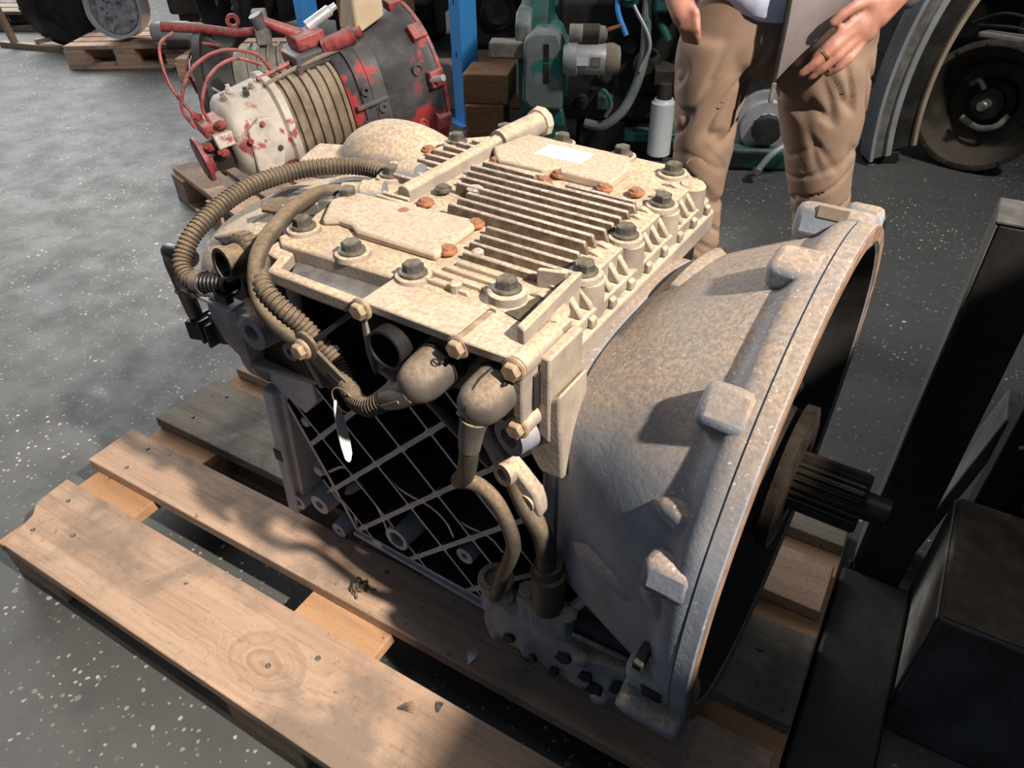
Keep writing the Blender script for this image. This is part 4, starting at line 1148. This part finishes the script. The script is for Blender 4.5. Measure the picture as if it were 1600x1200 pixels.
small_pallet('partly seen dark pallet at the upper left corner', (-6.25, 3.3, 0), R(25), .8, .6, 'woodgrey', 4)

# dark engines stored under the rack
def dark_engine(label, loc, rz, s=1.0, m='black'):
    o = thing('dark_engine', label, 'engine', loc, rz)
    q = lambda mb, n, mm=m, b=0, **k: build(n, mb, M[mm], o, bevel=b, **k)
    q(MB().box(-.32*s, .32*s, -.2*s, .2*s, .12*s, .55*s), 'block', b=.02)
    q(MB().box(-.34*s, .34*s, -.15*s, .15*s, .55*s, .74*s), 'cylinder_head', b=.015)
    q(MB().box(-.3*s, .3*s, -.12*s, .12*s, .0, .13*s), 'oil_sump', b=.02)
    for k in range(6):
        q(MB().lathe([(0, .03*s), (.05*s, .03*s), (.06*s, .02*s)], ((-.27+.108*k)*s, -.16*s, .66*s), (0, -1, .2), 12), 'injector', 'darkiron')
        q(MB().tube(catmull([((-.27+.108*k)*s, -.2*s, .64*s), ((-.25+.1*k)*s, -.3*s, .55*s), ((-.2+.08*k)*s, -.26*s, .40*s)], 5), .008*s, 6), 'fuel_pipe', 'steel')
    q(MB().tube(catmull([(-.3*s, -.22*s, .5*s), (0, -.27*s, .46*s), (.3*s, -.22*s, .5*s)], 6), .04*s, 12), 'manifold', 'darkiron')
    q(MB().lathe([(0, .09*s), (.03*s, .09*s), (.03*s, .06*s), (.06*s, .06*s)], (-.1*s, -.2*s, .3*s), (0, -1, 0), 22), 'pump', 'darkiron')
    q(MB().lathe([(0, .05*s), (.16*s, .05*s), (.17*s, .04*s)], (.15*s, -.25*s, .27*s), (1, 0, 0), 16), 'alternator', 'greycast')
    return o
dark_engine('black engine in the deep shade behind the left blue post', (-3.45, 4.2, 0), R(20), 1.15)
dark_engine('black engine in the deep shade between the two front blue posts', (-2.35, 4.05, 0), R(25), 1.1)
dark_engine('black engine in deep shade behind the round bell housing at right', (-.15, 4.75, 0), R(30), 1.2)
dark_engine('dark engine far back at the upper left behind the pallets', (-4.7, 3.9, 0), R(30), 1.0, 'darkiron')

# ------------------------------------------------------------------ crates and timber
def crate(label, loc, rz, lx, ly, lz, m='crate', slats=3):
    o = thing('wooden_crate', label, 'crate', loc, rz)
    h = lz/slats
    for k in range(slats):
        for y in (-ly/2, ly/2-.018):
            build('slat', MB().box(-lx/2, lx/2, y, y+.018, h*k+.004, h*(k+1)-.004), M[m], o, bevel=.002)
        for x in (-lx/2, lx/2-.018):
            build('slat', MB().box(x, x+.018, -ly/2+.0185, ly/2-.0185, h*k+.004, h*(k+1)-.004), M[m], o, bevel=.002)
    build('lid', MB().box(-lx/2, lx/2, -ly/2, ly/2, lz, lz+.018), M[m], o, bevel=.002)
    return o
crate('tall orange wooden crate behind the left blue post', (-2.88, 3.40, 0), R(26), .34, .34, .62, 'crate', 4)
crate('low brown wooden crate behind the right blue post', (-2.0, 3.38, .0), R(24), .42, .26, .20, 'crate', 2)
def timber(label, loc, rz, lx, ly, lz, m='crate'):
    o = tag(build('timber_block', MB().box(-lx/2, lx/2, -ly/2, ly/2, 0, lz), M[m], loc=loc, bevel=.006), label, 'timber')
    o.rotation_euler = (0, 0, rz)
    return o
timber('lower square timber block under the stacked one beside the right blue post', (-1.83, 2.84, 0), R(24), .17, .22, .185)
timber('upper square timber block, stacked beside the right blue post', (-1.82, 2.85, .185), R(20), .20, .20, .125)
timber('long pale timber lying behind the right blue post', (-2.32, 3.12, .0), R(24), .26, .12, .22, 'wood')

# ------------------------------------------------------------------ teal engine
TE = thing('teal_engine', 'dirty teal truck engine behind the standing person, flywheel housing at its left end', 'engine', (-1.178, 2.915, 0), R(24))
def T(name, mb, m, bevel=0, **kw):
    return build(name, mb, M[m], TE, bevel=bevel, **kw)
# local x to the image right, local y away
T('block', MB().box(-.30, .62, .0, .42, .16, .62), 'black', .02)
T('cylinder_head', MB().box(-.28, .62, .05, .40, .62, .86), 'teal', .02)
T('oil_sump', MB().box(-.22, .62, .02, .40, .0, .16), 'black', .02)
T('flywheel_housing', MB().lathe([(-.05, .18), (-.05, .30), (.0, .33), (.06, .33), (.08, .26), (.14, .22)], (-.40, .18, .36), (1, 0, 0), 40), 'teal')
T('housing_flange', MB().prism([(-.10, .44), (-.13, .46), (-.14, .56), (-.10, .60), (.05, .60), (.08, .56), (.08, .32), (.04, .26), (-.08, .26), (-.12, .30)], -.46, -.40, 'x'), 'tealgrey', .012)
fh_ = T('starter_seat', MB().prism([(-.43, .30), (-.42, .52), (-.38, .55), (-.29, .55), (-.27, .50), (-.27, .26), (-.40, .26)], -.20, .0, 'y'), 'tealgrey', .015)
build('window', MB().box(-.345, -.325, -.203, -.199, .445, .505), M['black'], fh_)
build('window', MB().box(-.345, -.325, -.203, -.199, .365, .435), M['black'], fh_)
T('lower_guard', MB().prism([(-.36, .26), (-.27, .26), (-.25, .14), (-.28, .03), (-.33, .03)], -.17, -.10, 'y'), 'teal', .01)
T('mount_arm', MB().box(-.56, -.40, -.16, -.08, .44, .50), 'greycast', .008)
st = T('starter_motor', MB().lathe([(0, .05), (.02, .062), (.05, .062), (.055, .055), (.18, .055), (.19, .048), (.21, .045), (.212, .02)], (-.27, -.20, .455), (1, 0, 0), 28), 'greyplastic')
build('motor_end', MB().lathe([(.16, .056), (.185, .057), (.208, .046), (.214, .03)], (-.27, -.20, .455), (1, 0, 0), 28), M['brown'], st)
build('solenoid', MB().lathe([(0, .034), (.11, .034), (.112, .030), (.13, .028), (.14, .015)], (-.25, -.19, .540), (1, 0, 0), 22), M['greycast'], st)
build('solenoid_case', MB().lathe([(0, .035), (.06, .035)], (-.20, -.19, .540), (1, 0, 0), 22), M['darkiron'], st)
build('label_plate', MB().box(-.225, -.175, -.257, -.2555, .445, .475), M['white'], st)
build('label_plate', MB().box(-.165, -.130, -.257, -.2555, .445, .475), M['greycast'], st)
build('terminal', MB().bar((-.11, -.19, .555), (-.06, -.19, .57), .008, .006, 8), M['rust'], st)
for P, r, m in (([(.02, -.05, .80), (.03, -.10, .60), (.03, -.12, .42), (-.02, -.14, .27), (-.10, -.14, .19), (-.18, -.12, .19)], .019, 'tealgrey'), ([(.08, -.04, .80), (.06, -.08, .62), (.12, -.10, .50)], .016, 'teal'), ([(.24, -.05, .70), (.25, -.12, .55), (.235, -.13, .42)], .012, 'teal'), ([(-.02, -.10, .62), (.05, -.14, .50), (.02, -.15, .40)], .007, 'greyplastic'), ([(-.16, -.16, .34), (-.11, -.18, .335), (-.08, -.17, .28), (-.10, -.16, .23)], .008, 'tealgrey'), ([(-.05, -.05, .75), (-.08, -.10, .62), (-.04, -.12, .52)], .010, 'blue')):
    T('pipe', MB().tube(resample(catmull(P, 8), .012), r, 10), m)
T('pump_body', MB().lathe([(0, .06), (.08, .06), (.09, .04), (.12, .035)], (-.04, .0, .66), (0, -1, .1), 20), 'teal')
T('fuel_filter_head', MB().box(.05, .18, -.14, .0, .60, .70), 'teal', .012)
T('pump_body', MB().lathe([(0, .055), (.05, .055), (.06, .03), (.08, .03)], (.05, .0, .40), (0, -1, 0), 18), 'darkiron')
T('bracket', MB().box(-.14, -.07, -.06, .0, .22, .28), 'teal', .008)
T('bracket', MB().box(-.02, .22, -.08, .0, .10, .14), 'teal', .008)
for k in range(9):
    T('block_boss', MB().lathe([(0, .03), (.03, .028), (.032, .014), (.05, .014)], (-.2+.09*k, .0, .24+.11*((k*7) % 3)), (0, -1, 0), 12), ('black', 'teal', 'darkiron')[k % 3])
T('filter_head', MB().bar((.122, -.16, .305), (.122, -.16, .36), .030, .024, 16).box(.08, .17, -.15, .02, .35, .40), 'darkiron')
T('oil_filter', MB().lathe([(0, .035), (.008, .046), (.21, .047), (.215, .040), (.225, .036)], (.122, -.16, .080), (0, 0, 1), 28), 'filter')
pl_ = T('crank_pulley', MB().lathe([(0, .13), (.02, .13), (.022, .115), (.035, .115), (.037, .13), (.05, .13), (.052, .105), (.075, .10), (.08, .06), (.10, .05)], (.545, .0, .17), (0, -1, 0), 36), 'silver')
build('pulley_hub', MB().lathe([(.08, .06), (.12, .055), (.125, .03)], (.545, .0, .17), (0, -1, 0), 12), M['darkiron'], pl_)
T('front_sump', MB().loft([[Vector((x, y, z)) for x, y in ((.30, -.10), (.66, -.10), (.66, .2), (.30, .2))] for z in (.0, )]+[[Vector((x, y, .10)) for x, y in ((.28, -.13), (.68, -.13), (.68, .2), (.28, .2))]]), 'teal', .02)
T('drain_hose', MB().tube(resample(catmull([(.66, -.17, .13), (.60, -.20, .14), (.55, -.22, .11), (.51, -.23, .05)], 8), .01), .013, 12), 'greyplastic')
T('drain_end', MB().lathe([(0, .020), (.02, .020), (.02, .011), (.006, .011), (.006, .0005)], (.513, -.23, .06), (-.35, -.15, -.9), 14), 'steel')

# ------------------------------------------------------------------ right: wheel arch panel and gearbox with open bell
FP = thing('wheel_arch_panel', 'curved pale wheel arch panel standing between the person and the round bell', 'panel', (-.30, 3.30, 0), R(28))
def arcband(name, r0, r1, y0, y1, m, a0=194, a1=132, cx=.66, cz=.25):
    rg = []
    for k in range(25):
        a = R(a0+(a1-a0)*k/24)
        c, s = math.cos(a), math.sin(a)
        rg.append([Vector((cx+r0*c, y0, cz+r0*s*1.5)), Vector((cx+r1*c, y0, cz+r1*s*1.5)), Vector((cx+r1*c, y1, cz+r1*s*1.5)), Vector((cx+r0*c, y1, cz+r0*s*1.5))])
    return build(name, MB().loft(rg), M[m], FP, bevel=.003)
arcband('outer_lip', .625, .64, -.02, .10, 'silver')
arcband('band', .575, .628, .0, .06, 'greycast')
arcband('inner_lip', .555, .578, -.015, .08, 'silver')
arcband('liner', .47, .556, .02, .08, 'darkiron')
arcband('edge_strip', .455, .472, .0, .08, 'cardboard')
build('panel_foot', MB().box(.05, .17, .02, .10, .0, .05), M['black'], FP, bevel=.005)
M['ironbrown'] = surf('brown_iron', (0.035, 0.03, 0.024), (0.085, 0.072, 0.055), 9, 0.6, 0, (0.16, 0.13, 0.10), 0.4, 1.0, 0.6)
RBX = thing('open_bell_gearbox', 'dark gearbox at the right with its wide open round bell facing the viewer', 'gearbox', (.07, 3.48, .245))
RBX.rotation_euler = rot_from((-.20, -.97, .12))
RBX.scale = (.9, .9, .9)
def RB_(name, mb, m, bevel=0, **kw):
    return build(name, mb, M[m], RBX, bevel=bevel, **kw)
RB_('shell', MB().lathe([(-.24, .12), (-.20, .17), (-.03, .255), (-.01, .268), (.025, .27), (.028, .262), (.028, .245), (.0, .238), (-.17, .165), (-.18, .10), (-.185, .03)], (0, 0, 0), (1, 0, 0), 56), 'ironbrown')
RB_('hub', MB().lathe([(-.18, .11), (-.14, .10), (-.13, .07), (-.09, .065), (-.08, .04)], (0, 0, 0), (1, 0, 0), 28), 'black')
RB_('shaft', MB().lathe([(-.10, .024), (.0, .022), (.005, .016), (.03, .014)], (0, 0, 0), (1, 0, 0), 18), 'steel')
RB_('release_fork', MB().tube(catmull([(-.09, .10, -.03), (-.07, .07, -.08), (-.08, .0, -.10), (-.08, -.08, -.07)], 6), .014, 10), 'greycast')
RB_('release_fork', MB().tube(catmull([(-.08, -.03, .06), (-.07, -.06, .09), (-.09, -.09, .07)], 6), .012, 10), 'greycast')
RB_('rear_case', MB().loft([sring(-.22, .17, .18), sring(-.65, .14, .15)]), 'darkiron', smooth=45)
for k in range(14):
    RB_('rim_bolt', MB().lathe([(0, .008), (.008, .008)], (.026, .255*math.cos(k*PI/7), .255*math.sin(k*PI/7)), (1, 0, 0), 6), 'bolt')
for P in ([(-.1, .18, .24), (-.02, .10, .33), (-.05, -.05, .36), (-.2, -.2, .30)], [(-.05, .22, .22), (.0, .05, .31), (-.1, -.15, .30)], [(-.2, .12, .28), (-.1, .12, .36), (-.15, .10, .48)]):
    RB_('harness_wire', MB().tube(resample(catmull(P, 8), .012), .006, 8), 'darkiron')
RB_('top_plate', MB().box(-.14, .0, -.12, .14, .26, .285), 'greycast', .008)

# ------------------------------------------------------------------ right foreground: dark steel stand
M['worntop'] = surf('worn_brown_steel', (0.05, 0.038, 0.028), (0.11, 0.085, 0.06), 18, 0.6)
spo = thing('steel_post', 'dark upright steel post beside the splined shaft, with a worn top end', 'post', (.083, 1.03, 0))
build('post', MB().box(.0015, .079, 0, .08, 0, .782), M['black'], spo, bevel=.003)
build('lit_side', MB().box(-.003, .001, 0.001, .08, .12, .782), M['steelgrey'], spo, bevel=.001)  # paler sheet that paints the light on the post's left face
build('end_cap', MB().box(-.003, .079, 0, .08, .7825, .788), M['steelgrey'], spo, bevel=.002)
build('base_beam', MB().box(-.015, .1, -.62, -.002, 0, .11), M['black'], spo, bevel=.006)
bx = thing('steel_counterweight', 'heavy dark steel block with a brown worn top at the lower right corner', 'block', (.19, .82, 0))
build('block_body', MB().box(0, .42, 0, .265, 0, .30), M['steelgrey'], bx, bevel=.006)
build('lit_side', MB().box(-.004, -.0005, .004, .261, .004, .296), M['greycast'], bx, bevel=.001)  # lighter grey sheet, added so the block's left face reads as lit
build('block_top', MB().box(.004, .416, .004, .261, .300, .303), M['worntop'], bx, bevel=.002)
mp = thing('machine_plate', 'tall black machine standing behind the steel block at the right edge, with an added unseen body for shade', 'machine', (.215, 1.10, 0))
build('unseen_shade_body', MB().box(.45, .95, -1.1, .45, .0, 1.38), M['black'], mp, bevel=.01)  # unseen body, added out of view and sized to shade the bell
build('plate', MB().box(0, .44, 0, .05, 0, 1.0), M['black'], mp, bevel=.004)
build('plate_rib', MB().box(.06, .09, -.02, .0, .31, .98), M['darkiron'], mp, bevel=.003)
for z in (.42, .6, .8):
    build('weld_bead', MB().tube(catmull([(.02, -.004, z), (.035, -.008, z+.012), (.05, -.004, z+.004)], 5), .004, 6), M['steel'], mp)
tag(build('leaning_plank', MB().obox((.190, 1.20, .205), .010, .045, .22, Matrix.Rotation(R(8), 3, 'Y')), M['steelgrey'], bevel=.003), 'short grey strip wedged upright between the steel post and the machine plate', 'plank')
# ------------------------------------------------------------------ person
PE = thing('person', 'person in beige trousers and an open grey padded jacket standing behind the gearbox', 'person', (-.391, 1.812, 0), YAW)
M['skin'] = surf('skin', (0.31, 0.14, 0.105), (0.41, 0.20, 0.15), 14, 0.5, bump=0.1)
M['pants'] = surf('beige_cotton', (0.215, 0.145, 0.105), (0.265, 0.185, 0.135), 6, 0.9, bump=0.25, bscale=500)
M['jacket'] = surf('grey_padded_nylon', (0.145, 0.125, 0.13), (0.20, 0.175, 0.18), 7, 0.55, bump=0.15)
M['shirt'] = surf('pale_blue_shirt', (0.55, 0.60, 0.80), (0.62, 0.67, 0.86), 8, 0.8)
M['hair'] = surf('dark_hair', (0.03, 0.02, 0.015), (0.06, 0.04, 0.03), 60, 0.6)
M['shoe'] = surf('brown_shoe', (0.06, 0.04, 0.03), (0.10, 0.07, 0.05), 20, 0.5)
M['gold'] = surf('gold_ring', (0.75, 0.55, 0.22), (0.85, 0.65, 0.3), 20, 0.25, 0.9)
def limb(mb, P, Rr, n=14):
    pts = [Vector(p) for p in P]
    for i in range(len(pts)-1):
        mb.bar(pts[i], pts[i+1], Rr[i], Rr[i+1], n)
    for p, r in zip(pts, Rr):
        mb.ball(p, r*1.0, n=12, m=8)
body = MB()
# torso, neck, head (x right in the picture, y away from the camera)
for z, hx, hy, yc in ((.86, .14, .085, .0), (.95, .13, .09, .0), (1.10, .14, .10, .0), (1.22, .15, .10, .005), (1.28, .12, .08, .01)):
    body.ball((.0, yc, z), hx, hy, .11, 20, 12)
limb(body, [(0, .02, 1.28), (0, .005, 1.40)], [.055, .05])
body.ball((0, -.005, 1.50), .072, .09, .105, 20, 14)
body.ball((0, -.03, 1.445), .05, .055, .05, 16, 10)
body.ball((0, -.10, 1.49), .012, .018, .018, 10, 8)
body.ball((0, -.095, 1.45), .022, .008, .006, 10, 6)
for s in (-1, 1):
    body.ball((s*.072, .005, 1.495), .010, .022, .030, 10, 8)
# legs and feet
limb(body, [(-.125, 0, .82), (-.14, -.01, .47), (-.12, .02, .08)], [.05, .045, .035])
limb(body, [(.105, 0, .82), (.155, -.01, .47), (.215, .02, .08)], [.05, .045, .035])
# picture-right arm: upper arm, forearm across the hip, hand with fingers pointing down and inwards
def hs(p):
    c = Vector((.13, -.155, .87))
    return c+(Vector(p)-c)*1.22+Vector((-.022, -.02, .008))
limb(body, [(.19, .02, 1.24), (.27, .03, 1.02), hs((.18, -.125, .897))], [.045, .038, .028])
limb(body, [hs((.18, -.125, .893)), hs((.14, -.145, .862))], [.028, .032])
limb(body, [hs((.155, -.145, .885)), hs((.115, -.155, .845))], [.026, .027])
limb(body, [hs((.13, -.155, .88)), hs((.13, -.155, .838))], [.022, .022])
def finger(root, mid, mid2, tip, r=.0085):
    if root[0] > 0:
        root, mid, mid2, tip = [hs(p) for p in (root, mid, mid2, tip)]
        r *= 1.15
    limb(body, [root, mid, mid2, tip], [r*1.12, r*1.05, r*.98, r*.85], 10)
finger((.118, -.160, .868), (.085, -.172, .845), (.065, -.172, .822), (.052, -.166, .804))
finger((.112, -.164, .852), (.074, -.178, .822), (.050, -.178, .798), (.034, -.170, .779), .009)
finger((.118, -.164, .838), (.084, -.176, .806), (.066, -.174, .788), (.052, -.166, .772))
finger((.128, -.160, .828), (.108, -.172, .802), (.092, -.170, .786), (.080, -.162, .776), .0075)
finger((.128, -.155, .888), (.096, -.170, .880), (.078, -.172, .868), (.066, -.170, .856), .0095)
# picture-left arm: hand at the pocket, thumb out
limb(body, [(-.19, .02, 1.24), (-.29, .05, 1.04), (-.255, -.05, .90)], [.045, .038, .026])
limb(body, [(-.255, -.055, .895), (-.238, -.085, .862)], [.026, .028])
for k in range(4):
    finger((-.250+.010*k, -.085-.010*k, .858), (-.243+.009*k, -.098-.008*k, .838), (-.236+.008*k, -.094-.008*k, .822), (-.230+.007*k, -.086-.008*k, .810), .008)
finger((-.235, -.095, .878), (-.222, -.112, .868), (-.218, -.114, .852), (-.219, -.108, .838), .0095)
link('body', remesh(body, .0048, 3, 'body'), M['skin'], PE)
for s in (-1, 1):
    build('eye', MB().ball((s*.028, -.089, 1.51), .011, .008, .007, 12, 8), M['white'], PE)
    build('pupil', MB().ball((s*.028, -.0955, 1.51), .0045, .003, .0045, 10, 6), M['black'], PE)
hr = MB().ball((0, .012, 1.535), .080, .095, .085, 20, 12)
hr.ball((0, .05, 1.48), .07, .06, .07, 16, 10)
link('hair', remesh(hr, .008, 2, 'hair'), M['hair'], PE)
# trousers
tr = MB()
def oval(cx, cy, z, rx, ry, n=28):
    return [Vector((cx+rx*math.cos(2*PI*k/n), cy+ry*math.sin(2*PI*k/n), z)) for k in range(n)]
tr.loft([oval(-.03, 0, .725, .10, .08), oval(-.012, 0, .76, .19, .115), oval(-.003, 0, .80, .205, .122), oval(0, 0, .86, .195, .120), oval(0, 0, .94, .168, .110)])
def leg(rows):
    rows = [Vector(r) for r in rows]
    rg = []
    cs = catmull([(r[0], 0, r[1]) for r in rows], 5)
    n = len(rows)
    for i, p in enumerate(cs):
        t = i/(len(cs)-1)*(n-1)
        a = int(min(t, n-2))
        q = t-a
        rx = rows[a][2]*(1-q)+rows[a+1][2]*q
        yc = -.012*math.sin(PI*min(1, max(0, (p.z-.2)/.6)))
        rg.append(oval(p.x, yc, p.z, rx, rx*1.12))
    tr.loft(rg)
leg([(-.135, .80, .085), (-.142, .72, .084), (-.142, .65, .078), (-.140, .56, .070), (-.138, .48, .065), (-.128, .38, .060), (-.122, .28, .060), (-.118, .18, .062), (-.116, .09, .066), (-.116, .05, .066)])
leg([(.098, .82, .105), (.100, .74, .112), (.118, .66, .100), (.132, .58, .090), (.152, .49, .080), (.174, .42, .074), (.192, .35, .071), (.205, .26, .068), (.214, .17, .066), (.220, .09, .067), (.222, .05, .067)])
def folds(co):
    out = []
    for p in co:
        x, y, z = float(p[0]), float(p[1]), float(p[2])
        side = -1 if x < -.02 else 1
        d = .006*mnoise.noise(Vector((x*6, y*6, z*7+side*3)))
        # pulled creases: narrow valleys running outwards from the crotch, around the knees and piled at the hems
        n1 = mnoise.noise(Vector((x*9+side*4, y*7, z*13+side*x*16)))
        d -= .013*max(0.0, 1-abs(n1)*5.5)*max(0, 1-abs(z-.66)/.17)
        n2 = mnoise.noise(Vector((x*6, y*8+3, z*20-side*x*14)))
        d -= .013*max(0.0, 1-abs(n2)*5.0)*max(0, 1-abs(z-.41)/.19)
        n3 = mnoise.noise(Vector((x*5, y*5+9, z*30)))
        d -= .013*max(0.0, 1-abs(n3)*4.5)*max(0, 1-abs(z-.17)/.14)
        out.append(d)
    return np.array(out)
trm = remesh(tr, .0065, 16, 'trousers', folds)
trs = link('trousers', trm, M['pants'], PE)
for x0 in (-.116, .222):
    s_ = build('shoe', MB().loft([oval(x0, -.06, 0.0, .048, .135), oval(x0, -.06, .02, .052, .14), oval(x0, -.05, .05, .046, .115), oval(x0, .02, .09, .04, .06), oval(x0, .03, .12, .04, .045)]), M['shoe'], PE, smooth=60)
    build('sole', MB().prism([(x0+.052*math.cos(2*PI*k/24), -.06+.142*math.sin(2*PI*k/24)) for k in range(24)], 0.0, .014), M['black'], s_)
# shirt hem
shm = MB().loft([oval(-.045, -.012, .848, .075, .118), oval(-.045, -.010, .86, .105, .122), oval(-.02, -.005, .90, .17, .126), oval(0, 0, 1.0, .150, .115), oval(0, 0, 1.2, .165, .115)])
build('shirt', shm, M['shirt'], PE, smooth=60)
# jacket: back and side shell, sleeves, front flap with zip
jk = MB()
for z, hx, hy in ((.93, .205, .135), (1.05, .19, .135), (1.18, .19, .13), (1.26, .17, .11)):
    jk.ball((0, .02, z), hx, hy, .085, 24, 12)
limb(jk, [(.19, .02, 1.25), (.275, .03, 1.02), (.20, -.105, .915)], [.07, .062, .048])
limb(jk, [(-.19, .02, 1.25), (-.295, .05, 1.04), (-.262, -.03, .92)], [.07, .062, .050])
link('jacket', remesh(jk, .010, 4, 'jacket', lambda co: .006*np.sin(co[:, 2]*75)), M['jacket'], PE)
def panel(rows, th=.012):
    """a padded cloth panel: rows of (x, y, z) points, thickened"""
    n = len(rows[0])
    front = [[Vector(p) for p in r] for r in rows]
    mb = MB()
    rings = [[p for p in r]+[p+Vector((0, th, 0)) for p in reversed(r)] for r in front]
    return mb.loft(rings)
fr = []
for k in range(8):
    t = k/7
    z_hi = .955
    x = -.050+.215*t
    z_lo = .735+.215*max(0, t)**0.9
    fr.append([(x+.0*j, -.150-.012*math.sin(PI*j/6*1.0)+.05*t*t, z_hi+(z_lo-z_hi)*j/6) for j in range(7)])
fl_ = build('jacket_flap', panel(fr), M['jacket'], PE, bevel=.003, smooth=60)
build('zip', MB().tube([(-.052, -.156, .95), (-.053, -.168, .86), (-.052, -.160, .74)], .0055, 8), M['blackplastic'], fl_)
build('zip_pull', MB().obox((-.052, -.166, .722), .005, .003, .020), M['steel'], fl_, bevel=.001, seg=1)
bl = panel([[(-.215+.02*k, -.10-.012*k, .95-.012*j*(1-k*.3)) for j in range(7)] for k in range(3)])
build('jacket_flap', bl, M['jacket'], PE, bevel=.003, smooth=60)
build('finger_ring', MB().lathe([(0, .0098), (0, .0118), (.005, .0118), (.005, .0098)], hs((.064, -.178, .811)), (-.62, .0, -.62), 18, True), M['gold'], PE)
